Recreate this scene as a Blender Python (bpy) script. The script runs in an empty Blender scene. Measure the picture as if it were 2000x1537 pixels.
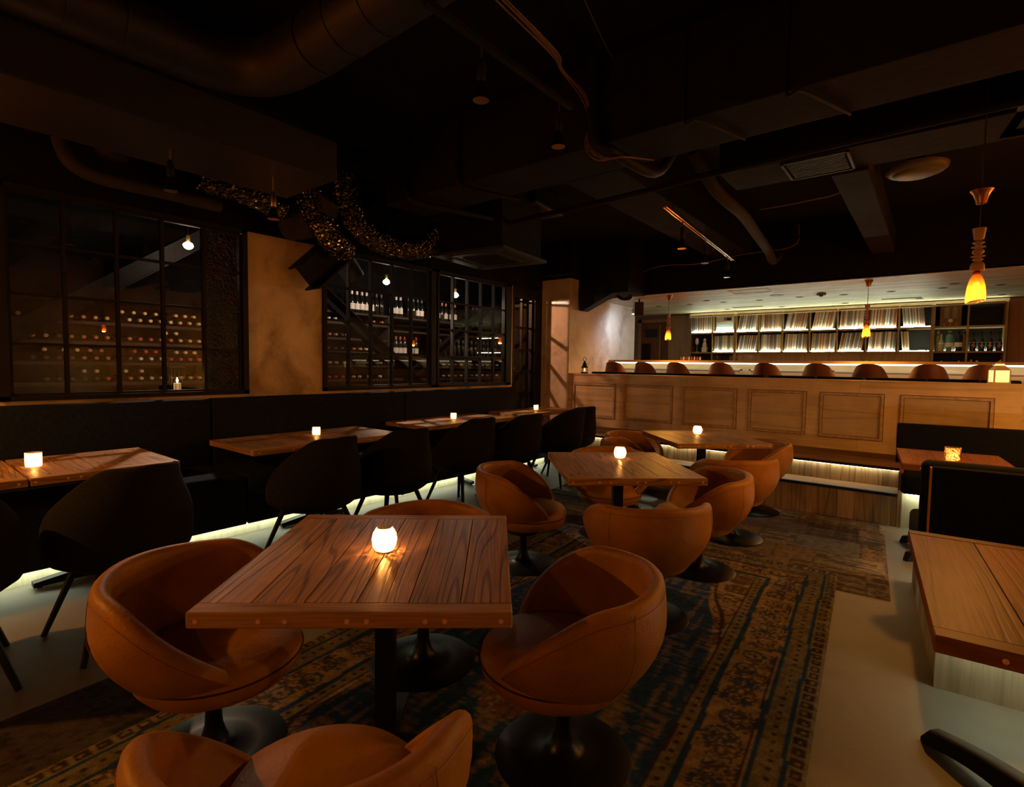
import bpy, bmesh, math, random
import numpy as np
from mathutils import Vector, Matrix
random.seed(7); rng = np.random.RandomState(5)
PI = math.pi
S = bpy.context.scene; COL = S.collection

# ------------------------------------------------------------------ camera
cam = bpy.data.cameras.new('camera'); co = bpy.data.objects.new('camera', cam); COL.objects.link(co)
cam.sensor_width = 36; cam.lens = 1022.31/2000*36; cam.clip_start = .02
yaw, pitch, roll = .67628, -.05456, .01407
fwd = Vector((math.cos(pitch)*-math.sin(yaw), math.cos(pitch)*math.cos(yaw), math.sin(pitch)))
rt = Vector((math.cos(yaw), math.sin(yaw), 0)); up = rt.cross(fwd)
r2 = math.cos(roll)*rt+math.sin(roll)*up; u2 = r2.cross(fwd)
co.matrix_world = Matrix(((r2.x, u2.x, -fwd.x, 0), (r2.y, u2.y, -fwd.y, 0), (r2.z, u2.z, -fwd.z, 1.35), (0, 0, 0, 1)))
S.camera = co
# ------------------------------------------------------------------ world, exposure
w = bpy.data.worlds.new('world'); S.world = w; w.use_nodes = True
w.node_tree.nodes['Background'].inputs[0].default_value = (1, .6, .35, 1)
w.node_tree.nodes['Background'].inputs[1].default_value = .0
S.view_settings.view_transform = 'Standard'; S.view_settings.look = 'None'
S.view_settings.gamma = 1; S.view_settings.exposure = 0; S.view_settings.use_curve_mapping = False
S.cycles.max_bounces = 7; S.cycles.transparent_max_bounces = 12; S.cycles.sample_clamp_indirect = 3
S.cycles.use_denoising = True; S.cycles.caustics_reflective = False; S.cycles.caustics_refractive = False
WARM = (1, .40, .06); CANDLE = (1, .50, .16); LEDC = (.90, 1.0, .70); COOL = (.70, .82, 1.0)
P_PEND = 50; P_FRONT = 168; P_CANDLE = 8.0; P_WINE = 16; P_WSPOT = 260
def point(name, loc, power, color, r=.02, spot=None, rot=None, blend=.4):
    l = bpy.data.lights.new(name, 'SPOT' if spot else 'POINT'); l.energy = power; l.color = color; l.shadow_soft_size = r
    if spot: l.spot_size = spot; l.spot_blend = blend
    o = bpy.data.objects.new(name, l); COL.objects.link(o); o.location = loc
    if rot: o.rotation_euler = Vector(rot).to_track_quat('-Z', 'Y').to_euler()
    return o

# ------------------------------------------------------------------ materials
def nt(name):
    m = bpy.data.materials.new(name); m.use_nodes = True; n = m.node_tree
    return m, n, n.nodes, n.links, n.nodes['Principled BSDF']
def plain(name, c, rough=.6, metal=0, bump=0, bscale=60, var=0, vscale=6, emit=None, es=0, spec=.5, coat=0):
    m, n, N, L, B = nt(name)
    B.inputs['Base Color'].default_value = (*c, 1); B.inputs['Roughness'].default_value = rough
    B.inputs['Metallic'].default_value = metal; B.inputs['Specular IOR Level'].default_value = spec
    B.inputs['Coat Weight'].default_value = coat
    tc = N.new('ShaderNodeTexCoord')
    if var:
        t = N.new('ShaderNodeTexNoise'); t.inputs['Scale'].default_value = vscale; t.inputs['Detail'].default_value = 6
        L.new(tc.outputs['Object'], t.inputs['Vector'])
        r = N.new('ShaderNodeValToRGB'); r.color_ramp.elements[0].position = .3; r.color_ramp.elements[1].position = .7
        r.color_ramp.elements[0].color = (*[x*(1-var) for x in c], 1); r.color_ramp.elements[1].color = (*[min(1, x*(1+var*.6)) for x in c], 1)
        L.new(t.outputs['Fac'], r.inputs['Fac']); L.new(r.outputs['Color'], B.inputs['Base Color'])
    if bump:
        t = N.new('ShaderNodeTexNoise'); t.inputs['Scale'].default_value = bscale; t.inputs['Detail'].default_value = 4
        L.new(tc.outputs['Object'], t.inputs['Vector'])
        b = N.new('ShaderNodeBump'); b.inputs['Strength'].default_value = bump; b.inputs['Distance'].default_value = .005
        L.new(t.outputs['Fac'], b.inputs['Height']); L.new(b.outputs['Normal'], B.inputs['Normal'])
    if emit:
        B.inputs['Emission Color'].default_value = (*emit, 1); B.inputs['Emission Strength'].default_value = es
    return m
def wood(name, c1, c2, axis=0, rough=.45, scale=1.0, ring=9, line=(.10, .05, .02), linew=.5):
    """board wood: cathedral figure from stretched noise contours, along local axis (0=x,1=y,2=z)"""
    m, n, N, L, B = nt(name)
    tc = N.new('ShaderNodeTexCoord'); oi = N.new('ShaderNodeObjectInfo')
    vm = N.new('ShaderNodeVectorMath'); vm.operation = 'MULTIPLY_ADD'
    comb = N.new('ShaderNodeCombineXYZ')
    for k in range(3):
        mm = N.new('ShaderNodeMath'); mm.operation = 'MULTIPLY'; mm.inputs[1].default_value = 37+k*19
        L.new(oi.outputs['Random'], mm.inputs[0]); L.new(mm.outputs[0], comb.inputs[k])
    sc = [8*scale]*3; sc[axis] = .62*scale
    vm.inputs[1].default_value = sc; L.new(tc.outputs['Object'], vm.inputs[0]); L.new(comb.outputs[0], vm.inputs[2])
    t = N.new('ShaderNodeTexNoise'); t.inputs['Scale'].default_value = 1; t.inputs['Detail'].default_value = 1.2; t.inputs['Roughness'].default_value = .35
    L.new(vm.outputs[0], t.inputs['Vector'])
    mul = N.new('ShaderNodeMath'); mul.operation = 'MULTIPLY'; mul.inputs[1].default_value = ring*PI*2; L.new(t.outputs['Fac'], mul.inputs[0])
    sn = N.new('ShaderNodeMath'); sn.operation = 'SINE'; L.new(mul.outputs[0], sn.inputs[0])
    # fine grain
    vg = N.new('ShaderNodeVectorMath'); vg.operation = 'MULTIPLY_ADD'
    sg = [160*scale]*3; sg[axis] = 5*scale; vg.inputs[1].default_value = sg
    L.new(tc.outputs['Object'], vg.inputs[0]); L.new(comb.outputs[0], vg.inputs[2])
    g = N.new('ShaderNodeTexNoise'); g.inputs['Scale'].default_value = 1; g.inputs['Detail'].default_value = 3; L.new(vg.outputs[0], g.inputs['Vector'])
    r = N.new('ShaderNodeValToRGB'); e = r.color_ramp.elements
    e[0].position = .25; e[0].color = (*c1, 1); e[1].position = .75; e[1].color = (*c2, 1); L.new(g.outputs['Fac'], r.inputs['Fac'])
    r2_ = N.new('ShaderNodeMapRange'); r2_.inputs[1].default_value = .62; r2_.inputs[2].default_value = 1.0
    r2_.inputs[3].default_value = 0; r2_.inputs[4].default_value = linew; L.new(sn.outputs[0], r2_.inputs[0])
    mx = N.new('ShaderNodeMixRGB'); mx.inputs[2].default_value = (*line, 1)
    L.new(r2_.outputs[0], mx.inputs[0]); L.new(r.outputs[0], mx.inputs[1])
    # per piece tone + broad blotches
    bl = N.new('ShaderNodeTexNoise'); bl.inputs['Scale'].default_value = 5; L.new(tc.outputs['Object'], bl.inputs['Vector'])
    ad = N.new('ShaderNodeMath'); ad.operation = 'ADD'; L.new(oi.outputs['Random'], ad.inputs[0]); L.new(bl.outputs['Fac'], ad.inputs[1])
    mr = N.new('ShaderNodeMapRange'); mr.inputs[1].default_value = .3; mr.inputs[2].default_value = 1.6; mr.inputs[3].default_value = .62; mr.inputs[4].default_value = 1.15
    L.new(ad.outputs[0], mr.inputs[0])
    hs = N.new('ShaderNodeHueSaturation'); L.new(mx.outputs[0], hs.inputs['Color']); L.new(mr.outputs[0], hs.inputs['Value'])
    L.new(hs.outputs[0], B.inputs['Base Color']); B.inputs['Roughness'].default_value = rough
    bp = N.new('ShaderNodeBump'); bp.inputs['Strength'].default_value = .35; bp.inputs['Distance'].default_value = .002
    a2 = N.new('ShaderNodeMath'); a2.operation = 'SUBTRACT'; L.new(g.outputs['Fac'], a2.inputs[0]); L.new(r2_.outputs[0], a2.inputs[1])
    L.new(a2.outputs[0], bp.inputs['Height']); L.new(bp.outputs[0], B.inputs['Normal'])
    return m
def plaster(name, c1, c2, c3, scale=1.2, rough=.8):
    m, n, N, L, B = nt(name); tc = N.new('ShaderNodeTexCoord')
    t = N.new('ShaderNodeTexNoise'); t.inputs['Scale'].default_value = scale*1.6; t.inputs['Detail'].default_value = 9; t.inputs['Roughness'].default_value = .62
    t.inputs['Distortion'].default_value = .4
    L.new(tc.outputs['Object'], t.inputs['Vector'])
    r = N.new('ShaderNodeValToRGB'); e = r.color_ramp.elements; e[0].position = .34; e[0].color = (*c3, 1); e[1].position = .66; e[1].color = (*c1, 1)
    k = e.new(.48); k.color = (*c2, 1)
    L.new(t.outputs['Fac'], r.inputs['Fac']); L.new(r.outputs[0], B.inputs['Base Color']); B.inputs['Roughness'].default_value = rough
    t2 = N.new('ShaderNodeTexNoise'); t2.inputs['Scale'].default_value = 30; t2.inputs['Detail'].default_value = 6; L.new(tc.outputs['Object'], t2.inputs['Vector'])
    bp = N.new('ShaderNodeBump'); bp.inputs['Strength'].default_value = .25; bp.inputs['Distance'].default_value = .004
    L.new(t2.outputs['Fac'], bp.inputs['Height']); L.new(bp.outputs[0], B.inputs['Normal'])
    return m
def clearglass(name, tint=(1, 1, 1), rough=0.0, refl=1.0, bump=0, base=0.0):
    m, n, N, L, B = nt(name); N.remove(B); out = N['Material Output']
    tr = N.new('ShaderNodeBsdfTransparent'); tr.inputs[0].default_value = (*tint, 1)
    gl = N.new('ShaderNodeBsdfGlossy'); gl.inputs['Roughness'].default_value = rough; gl.inputs[0].default_value = (refl, refl, refl, 1)
    lw = N.new('ShaderNodeLayerWeight'); lw.inputs[0].default_value = .5
    pw = N.new('ShaderNodeMath'); pw.operation = 'POWER'; pw.inputs[1].default_value = 5; L.new(lw.outputs['Facing'], pw.inputs[0])
    ad = N.new('ShaderNodeMath'); ad.operation = 'MULTIPLY_ADD'; ad.inputs[1].default_value = .96; ad.inputs[2].default_value = .04+base; L.new(pw.outputs[0], ad.inputs[0])
    mx = N.new('ShaderNodeMixShader'); L.new(ad.outputs[0], mx.inputs[0]); L.new(tr.outputs[0], mx.inputs[1]); L.new(gl.outputs[0], mx.inputs[2])
    if bump:
        tc = N.new('ShaderNodeTexCoord'); t = N.new('ShaderNodeTexNoise'); t.inputs['Scale'].default_value = 45; L.new(tc.outputs['Object'], t.inputs['Vector'])
        b = N.new('ShaderNodeBump'); b.inputs['Strength'].default_value = bump; b.inputs['Distance'].default_value = .02
        L.new(t.outputs['Fac'], b.inputs['Height']); L.new(b.outputs[0], gl.inputs['Normal'])
    L.new(mx.outputs[0], out.inputs[0]); return m
def litglass(name, color, cells=90, lo=.25, hi=.9, tcol=(1, .75, .5)):
    """pressed / mottled glass round a flame: facets let through or scatter the light"""
    m, n, N, L, B = nt(name); N.remove(B); out = N['Material Output']; tc = N.new('ShaderNodeTexCoord')
    v = N.new('ShaderNodeTexVoronoi'); v.inputs['Scale'].default_value = cells; L.new(tc.outputs['Object'], v.inputs['Vector'])
    mr = N.new('ShaderNodeMapRange'); mr.inputs[1].default_value = .1; mr.inputs[2].default_value = .6; mr.inputs[3].default_value = lo; mr.inputs[4].default_value = hi
    L.new(v.outputs['Distance'], mr.inputs[0])
    tr = N.new('ShaderNodeBsdfTransparent'); tr.inputs[0].default_value = (*tcol, 1)
    tl = N.new('ShaderNodeBsdfTranslucent'); tl.inputs[0].default_value = (*color, 1)
    gl = N.new('ShaderNodeBsdfGlossy'); gl.inputs['Roughness'].default_value = .15
    m1 = N.new('ShaderNodeMixShader'); L.new(mr.outputs[0], m1.inputs[0]); L.new(tr.outputs[0], m1.inputs[1]); L.new(tl.outputs[0], m1.inputs[2])
    m2 = N.new('ShaderNodeMixShader'); m2.inputs[0].default_value = .08; L.new(m1.outputs[0], m2.inputs[1]); L.new(gl.outputs[0], m2.inputs[2])
    b = N.new('ShaderNodeBump'); b.inputs['Distance'].default_value = .01; L.new(v.outputs['Distance'], b.inputs['Height']); L.new(b.outputs[0], gl.inputs['Normal'])
    L.new(m2.outputs[0], out.inputs[0]); return m
def emis(name, c, s):
    m, n, N, L, B = nt(name); N.remove(B); e = N.new('ShaderNodeEmission'); e.inputs[0].default_value = (*c, 1); e.inputs[1].default_value = s
    L.new(e.outputs[0], N['Material Output'].inputs[0]); return m
def fabric(name, c, c2, axis=2, rough=.95):
    m, n, N, L, B = nt(name); tc = N.new('ShaderNodeTexCoord'); mp = N.new('ShaderNodeMapping')
    sc = [380]*3; sc[axis] = 28; mp.inputs['Scale'].default_value = sc; L.new(tc.outputs['Object'], mp.inputs[0])
    t = N.new('ShaderNodeTexNoise'); t.inputs['Scale'].default_value = 1; t.inputs['Detail'].default_value = 3; L.new(mp.outputs[0], t.inputs['Vector'])
    r = N.new('ShaderNodeValToRGB'); e = r.color_ramp.elements; e[0].position = .35; e[0].color = (*c, 1); e[1].position = .7; e[1].color = (*c2, 1)
    L.new(t.outputs['Fac'], r.inputs['Fac']); L.new(r.outputs[0], B.inputs['Base Color']); B.inputs['Roughness'].default_value = rough
    B.inputs['Specular IOR Level'].default_value = .12
    b = N.new('ShaderNodeBump'); b.inputs['Strength'].default_value = .5; b.inputs['Distance'].default_value = .002
    L.new(t.outputs['Fac'], b.inputs['Height']); L.new(b.outputs[0], B.inputs['Normal']); return m
M = dict(
    leather=plain('tan_leather', (.36, .155, .018), .5, bump=.35, bscale=90, var=.22, vscale=7, spec=.25),
    leather_seam=plain('leather_seam', (.22, .075, .015), .6),
    welt=plain('dark_welt', (.02, .008, .004), .7),
    black_gloss=plain('black_gloss_metal', (.003, .003, .003), .36, spec=.2),
    grey_gloss=plain('grey_gloss_metal', (.10, .10, .08), .35),
    black=plain('black_metal', (.006, .0055, .005), .6, spec=.25),
    black_matt=plain('black_matt', (.006, .006, .006), .9, spec=.2),
    ceil=plain('black_ceiling_paint', (.005, .0045, .004), .9, bump=.4, bscale=20, var=.3, vscale=3, spec=.2),
    beam=plain('dark_concrete', (.009, .008, .0072), .9, bump=.5, bscale=18, var=.4, vscale=4, spec=.2),
    duct=plain('duct_paint', (.014, .013, .012), .5, bump=.15, bscale=30, var=.15, spec=.4),
    unit=plain('grey_unit_paint', (.012, .0115, .011), .6),
    table=wood('reclaimed_board', (.24, .120, .048), (.60, .33, .145), 1, .42, .75, 20, (.06, .028, .012), .62),
    booth_table=wood('dark_booth_board', (.20, .060, .010), (.36, .120, .020), 1, .45, .8, 14, (.08, .03, .01), .4),
    booth_end=wood('dark_booth_end', (.13, .045, .012), (.22, .085, .02), 0, .45, 1.0, 8, (.08, .03, .01), .4),
    table_end=wood('breadboard_end', (.30, .15, .055), (.52, .30, .12), 0, .45, 1.2, 8, (.12, .05, .02), .6),
    dowel=plain('pale_dowel', (.75, .42, .2), .5),
    deck=wood('deck_board', (.20, .10, .045), (.32, .17, .08), 0, .5, .8, 7, (.07, .035, .015), .5),
    riser=wood('riser_board', (.24, .13, .06), (.42, .25, .12), 2, .5, .8, 7, (.09, .045, .02), .5),
    cream=wood('distressed_cream_paint', (.72, .54, .33), (.88, .68, .43), 0, .6, .6, 3, (.40, .30, .18), .35),
    cream_dark=plain('moulding_cream', (.60, .43, .26), .6, var=.3, vscale=20),
    groove=plain('moulding_dark_line', (.13, .07, .03), .7, var=.4, vscale=30),  # dark brown for the thin lines along the mouldings
    plinth=wood('limewashed_board', (.52, .47, .33), (.66, .61, .45), 2, .65, .8, 3, (.36, .30, .2), .4),
    plaster=plaster('mottled_plaster', (.92, .71, .44), (.76, .57, .34), (.38, .26, .15)),
    plaster2=plaster('pale_plaster', (.76, .68, .57), (.64, .56, .46), (.42, .34, .26), 1.0),
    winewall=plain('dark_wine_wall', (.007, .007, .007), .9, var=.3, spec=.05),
    floor=plaster('screed', (.185, .165, .135), (.16, .14, .112), (.12, .105, .085), .8, .55),
    navy=fabric('navy_upholstery', (.005, .008, .017), (.020, .028, .052), 2),
    charcoal=fabric('charcoal_upholstery', (.005, .005, .007), (.019, .018, .023), 0),
    booth=fabric('booth_upholstery', (.004, .0045, .007), (.011, .013, .017), 2),
    strip=plain('piping_wood', (.55, .26, .1), .5),
    pane=clearglass('window_glass', (.80, .80, .78)),
    frost=clearglass('rippled_glass', (.22, .22, .21), .12, .5, 1.0, .06),
    doorglass=clearglass('bronze_door_glass', (.62, .50, .42), .05, .5, 0, .02),
    candleglass=litglass('pressed_candle_glass', (.75, .58, .38), 190, .2, 1.0),
    cubeglass=litglass('cut_glass', (.5, .36, .22), 130, .1, 1.0),
    ambershade=litglass('mottled_amber_glass', (.20, .035, .003), 330, .45, 1, (.5, .12, .015)),
    flame=emis('flame', (1, .66, .32), 60), bulb=emis('lamp_bulb', (1, .72, .38), 40),
    winebulb=emis('spot_bulb', (1, .80, .66), 260),
    wax=plain('wax', (.85, .7, .5), .6, emit=(1, .55, .2), es=.6),
    led=emis('led_strip', LEDC, 11), led_bench=emis('bench_led_strip', LEDC, 16), led_bar=emis('bar_led_strip', (.95, 1, .72), 3.6), led_shelf=emis('shelf_led_strip', (.92, 1, .70), 100), led_ceil_fill=emis('ceiling_fill_strip', (.92, 1, .66), 40), led_booth=emis('booth_led_strip', (.92, 1, .66), 30),
    cool=emis('cool_lamp', COOL, 14),
    copper=plain('copper', (.45, .20, .08), .3, 1), bead=plain('turned_wood_bead', (.62, .36, .17), .5, var=.15),
    brass=plain('brass', (.6, .38, .12), .35, 1),
    cabinet=wood('cabinet_wood', (.24, .15, .07), (.36, .24, .12), 0, .5, .8, 5, (.12, .07, .03), .4),
    cabinet_v=wood('cabinet_upright_wood', (.24, .15, .07), (.36, .24, .12), 2, .5, .8, 5, (.12, .07, .03), .4),
    cab_back=plain('cabinet_back', (.012, .012, .011), .8),
    reddoor=wood('red_brown_door', (.13, .045, .02), (.19, .07, .03), 2, .4, .8, 5, (.06, .02, .01), .4),
    barceil=wood('pale_ceiling_board', (.40, .36, .24), (.54, .49, .34), 0, .5, .5, 4, (.30, .25, .15), .4),
    counter=wood('counter_wood', (.30, .20, .11), (.44, .31, .18), 0, .4, .6, 5, (.16, .1, .05), .4),
    white=plain('white_paint', (.75, .73, .65), .6),
    stool=plain('brown_stool_leather', (.17, .055, .028), .55, var=.1),
    foil=plain('crinkled_foil', (.13, .12, .11), .16, 1),
    lag=plain('lagging', (.022, .02, .017), .8, bump=.5, bscale=30, var=.4),
    cablecu=plain('tan_cable', (.16, .09, .05), .5), cabledk=plain('dark_cable', (.03, .025, .02), .5),
    chrome=plain('track_metal', (.35, .28, .2), .3, 1),
    dome=plain('opal_dome', (.10, .09, .065), .5),
    shelfb=plain('rack_shelf_board', (.050, .036, .029), .6, var=.2),
    bottle=plain('dark_bottle_glass', (.012, .014, .010), .08, spec=.8),
    labelw=plain('bottle_label', (.85, .80, .74), .7),
    lanternglass=plain('lantern_paper', (.75, .6, .3), .7, emit=(1, .66, .24), es=1.3),
    lantcream=plain('lantern_cream_metal', (.6, .48, .26), .5),
    clear=clearglass('lantern_glass', (.95, .92, .88)),
)

for k_, v_ in (('table', .22), ('table_end', .22), ('booth_table', .10), ('booth_end', .10), ('deck', .2), ('riser', .2), ('cream', .2), ('shelfb', .15), ('plinth', .2)):
    M[k_].node_tree.nodes['Principled BSDF'].inputs['Specular IOR Level'].default_value = v_
# ------------------------------------------------------------------ geometry helpers
class MB:
    def __init__(s): s.v = []; s.f = []; s.mi = []; s.cur = 0
    def add(s, vs, fs):
        b = len(s.v); s.v += [tuple(v) for v in vs]; s.f += [tuple(i+b for i in f) for f in fs]; s.mi += [s.cur]*len(fs); return s
    def box(s, x0, x1, y0, y1, z0, z1):
        if x0 > x1: x0, x1 = x1, x0
        if y0 > y1: y0, y1 = y1, y0
        if z0 > z1: z0, z1 = z1, z0
        return s.add([(x, y, z) for z in (z0, z1) for y in (y0, y1) for x in (x0, x1)],
                     [(0, 2, 3, 1), (4, 5, 7, 6), (0, 1, 5, 4), (2, 6, 7, 3), (0, 4, 6, 2), (1, 3, 7, 5)])
    def bbox(s, x0, x1, y0, y1, z0, z1, b=.004):
        bm = bmesh.new(); bmesh.ops.create_cube(bm, size=1)
        for v in bm.verts: v.co = Vector(((x0+x1)/2+v.co.x*(x1-x0), (y0+y1)/2+v.co.y*(y1-y0), (z0+z1)/2+v.co.z*(z1-z0)))
        bmesh.ops.bevel(bm, geom=bm.edges[:], offset=b, segments=1 if b < .01 else 4, affect='EDGES', profile=.5)
        bm.verts.index_update(); s.add([v.co for v in bm.verts], [[v.index for v in f.verts] for f in bm.faces]); bm.free(); return s
    def lathe(s, prof, seg=24, cx=0, cy=0, sx=1, sy=1, cap=True):
        vs = []; fs = []
        for r, z in prof:
            for k in range(seg):
                a = 2*PI*k/seg; vs.append((cx+r*math.cos(a)*sx, cy+r*math.sin(a)*sy, z))
        for i in range(len(prof)-1):
            for k in range(seg):
                a, b = i*seg+k, i*seg+(k+1) % seg; fs.append((a, b, b+seg, a+seg))
        if cap:
            fs.append(tuple(range(seg-1, -1, -1))); fs.append(tuple(range((len(prof)-1)*seg, len(prof)*seg)))
        return s.add(vs, fs)
    def tube(s, pts, r, seg=8, rs=None, jitter=0, sq=False):
        pts = [Vector(p) for p in pts]; vs = []; fs = []
        up_ = Vector((0, 0, 1))
        for i, p in enumerate(pts):
            d = (pts[min(i+1, len(pts)-1)]-pts[max(i-1, 0)]).normalized()
            a = d.cross(up_)
            if a.length < .05: a = d.cross(Vector((1, 0, 0)))
            a.normalize(); b = a.cross(d)
            rr = rs[i] if rs else r
            for k in range(seg):
                t = 2*PI*(k+(.5 if sq else 0))/seg; q = rr*(1+jitter*random.uniform(-1, 1)); vs.append(p+a*math.cos(t)*q+b*math.sin(t)*q)
        for i in range(len(pts)-1):
            for k in range(seg):
                a, b = i*seg+k, i*seg+(k+1) % seg; fs.append((a, b, b+seg, a+seg))
        fs.append(tuple(range(seg-1, -1, -1))); fs.append(tuple(range((len(pts)-1)*seg, len(pts)*seg)))
        return s.add(vs, fs)
    def grid(s, P, closeu=False, closev=False):
        nu, nv = len(P), len(P[0]); vs = [p for row in P for p in row]; fs = []
        for i in range(nu if closeu else nu-1):
            for j in range(nv if closev else nv-1):
                i2, j2 = (i+1) % nu, (j+1) % nv
                fs.append((i*nv+j, i2*nv+j, i2*nv+j2, i*nv+j2))
        return s.add(vs, fs)
    def slant(s, k, h):
        s.v = [(x, y, z+k*(x-y)*.7*max(0, 1-z/h)) for x, y, z in s.v]; return s
    def mesh(s, name, mats):
        me = bpy.data.meshes.new(name); me.from_pydata(s.v, [], s.f)
        for m in (mats if isinstance(mats, (list, tuple)) else [mats]): me.materials.append(m)
        if s.cur or any(s.mi): me.polygons.foreach_set('material_index', s.mi)
        bm = bmesh.new(); bm.from_mesh(me); bmesh.ops.recalc_face_normals(bm, faces=bm.faces[:]); bm.to_mesh(me); bm.free()
        return me
    def build(s, name, mats, parent=None, smooth=False, loc=None, rot=None):
        me = s.mesh(name, mats)
        if smooth: smooth_mesh(me)
        return link(name, me, parent, loc, rot)
def smooth_mesh(me, ang=40):
    me.polygons.foreach_set('use_smooth', [True]*len(me.polygons))
    try: me.set_sharp_from_angle(angle=math.radians(ang))
    except Exception: pass
def link(name, me, parent=None, loc=None, rot=None):
    o = bpy.data.objects.new(name, me); COL.objects.link(o)
    if loc is not None: o.location = loc
    if rot is not None: o.rotation_euler = rot if hasattr(rot, '__len__') else (0, 0, rot)
    if parent: o.parent = parent
    return o
def tag(o, label=None, cat=None, group=None, kind=None):
    if label: o['label'] = label
    if cat: o['category'] = cat
    if group: o['group'] = group
    if kind: o['kind'] = kind
    return o
def thing(name, label, cat, loc=(0, 0, 0), rot=0, group=None):
    o = bpy.data.objects.new(name, None); COL.objects.link(o); o.location = loc; o.rotation_euler = (0, 0, rot)
    return tag(o, label, cat, group)
def dup(root, loc, rot=None, label=None, group=None):
    r = root.copy(); COL.objects.link(r); r.location = loc
    if rot is not None: r.rotation_euler = (0, 0, rot)
    if label: r['label'] = label
    if group: r['group'] = group
    for ch in list(root.children):
        c = ch.copy(); COL.objects.link(c); c.parent = r
        for g in list(ch.children):
            d = g.copy(); COL.objects.link(d); d.parent = c
    return r
def struct(name, mb, mat, parent=None, label=None):
    o = mb.build(name, mat, parent)
    if not parent: tag(o, label or name.replace('_', ' '), 'structure', kind='structure')
    return o
def bez(pts, n=8):
    """catmull-rom through pts"""
    P = [Vector(p) for p in pts]; out = []
    for i in range(len(P)-1):
        a, b, c, d = P[max(i-1, 0)], P[i], P[i+1], P[min(i+2, len(P)-1)]
        for k in range(n):
            t = k/n; out.append(.5*((2*b)+(c-a)*t+(2*a-5*b+4*c-d)*t*t+(3*b-a-3*c+d)*t**3))
    return out+[P[-1]]
def smst(a, b, x):
    t = max(0, min(1, (x-a)/(b-a))); return t*t*(3-2*t)

# ================================================================== SETTING
CZ = 3.2; WX = -4.8
struct('floor', MB().box(-8, 2.4, -2.2, 11, -.1, 0), M['floor'], label='grey polished screed floor')
struct('ceiling', MB().box(-8, 2.4, -2.2, 11, CZ, CZ+.1), M['ceil'], label='black painted ceiling')
struct('wall_right', MB().box(2.4, 2.5, -2.2, 11, 0, CZ), M['plaster'], label='plaster wall on the right out of frame')
struct('wall_front', MB().box(-8, 2.5, -2.3, -2.2, 0, CZ), M['plaster'], label='plaster wall behind the viewer')
wb = MB()
for y0, y1 in ((-2.2, .56), (2.18, 2.92), (4.43, 4.465), (5.91, 5.97)): wb.box(-4.92, WX, y0, y1, 1.06, 2.5)
wb.box(-4.92, WX, -2.2, 5.97, 0, 1.06)
struct('wall_left', wb, M['plaster'], label='mottled ochre plaster wall around the windows')
struct('wall_left_upper', MB().box(-4.92, WX, -2.2, 6.7, 2.5, CZ), M['ceil'], label='black band of wall above the windows')
# pier and the wall running back along the bar
struct('wall_pier', MB().box(-4.92, -4.29, 6.7, 7.94, 0, 2.72), M['plaster2'], label='pale plaster pier beside the glazed door')
struct('wall_pier_upper', MB().box(-4.92, -4.28, 6.69, 7.94, 2.66, CZ), M['ceil'], label='black painted top of the plaster pier')
struct('wall_bar_left', MB().box(-4.9, -4.36, 7.94, 9.05, 0, 2.43).box(-5.3, -5.2, 9.05, 10.8, 0, 2.43), M['plaster2'], label='pale stained plaster wall at the left of the bar')
struct('wall_back', MB().box(-5.3, 2.4, 10.76, 10.9, 0, CZ), M['cabinet_v'], label='dark wood clad wall behind the bar')
struct('ceiling_lintel', MB().box(-4.3, 2.4, 7.5, 7.66, 2.44, CZ), M['ceil'], label='black painted lintel above the bar opening')
# bar ceiling boards
bc = thing('ceiling_bar', 'pale wooden board ceiling over the bar', 'ceiling'); bc['kind'] = 'structure'
for k in range(26):
    y0 = 7.5+k*.126
    MB().box(-5.3, 2.4, y0, y0+.1245, 2.43+random.uniform(0, .0015), 2.46).build('board', M['barceil'], bc)
# ---- windows
def window(n, y0, y1, ys, label, frostlast=False):
    t = thing('window_%d' % n, label, 'window'); t['kind'] = 'structure'
    z0, z1 = 1.06, 2.50; rows = [1.10, 1.445, 1.785, 2.125, 2.46]
    f = MB()
    for a in ((y0, ys[0]-.008), (ys[-1]+.008, y1)): f.box(-4.86, -4.765, a[0], a[1], z0, z1)
    f.box(-4.86, -4.765, y0, y1, z0, rows[0]-.008).box(-4.86, -4.765, y0, y1, rows[-1]+.008, z1)
    f.build('frame', M['black'], t)
    for y in ys: MB().box(-4.835, -4.79, y-.011, y+.011, rows[0], rows[-1]).build('muntin', M['black'], t)
    for z in rows: MB().box(-4.832, -4.793, ys[0], ys[-1], z-.009, z+.009).build('muntin', M['black'], t)
    for i in range(len(ys)-1):
        for j in range(4):
            fr = frostlast and i == len(ys)-2
            MB().box(-4.815, -4.811, ys[i]+.011, ys[i+1]-.011, rows[j]+.009, rows[j+1]-.009).build('pane', M['frost' if fr else 'pane'], t)
window(1, .56, 2.18, [.63, .924, 1.232, 1.531, 1.831, 2.127], 'large black steel window nearest the viewer', True)
window(2, 2.92, 4.43, [2.962, 3.231, 3.51, 3.796, 4.074, 4.357], 'black steel window left of the narrow plaster mullion')
window(3, 4.465, 5.91, [4.50, 4.76, 5.025, 5.287, 5.553, 5.79], 'black steel window right of the narrow plaster mullion')
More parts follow.
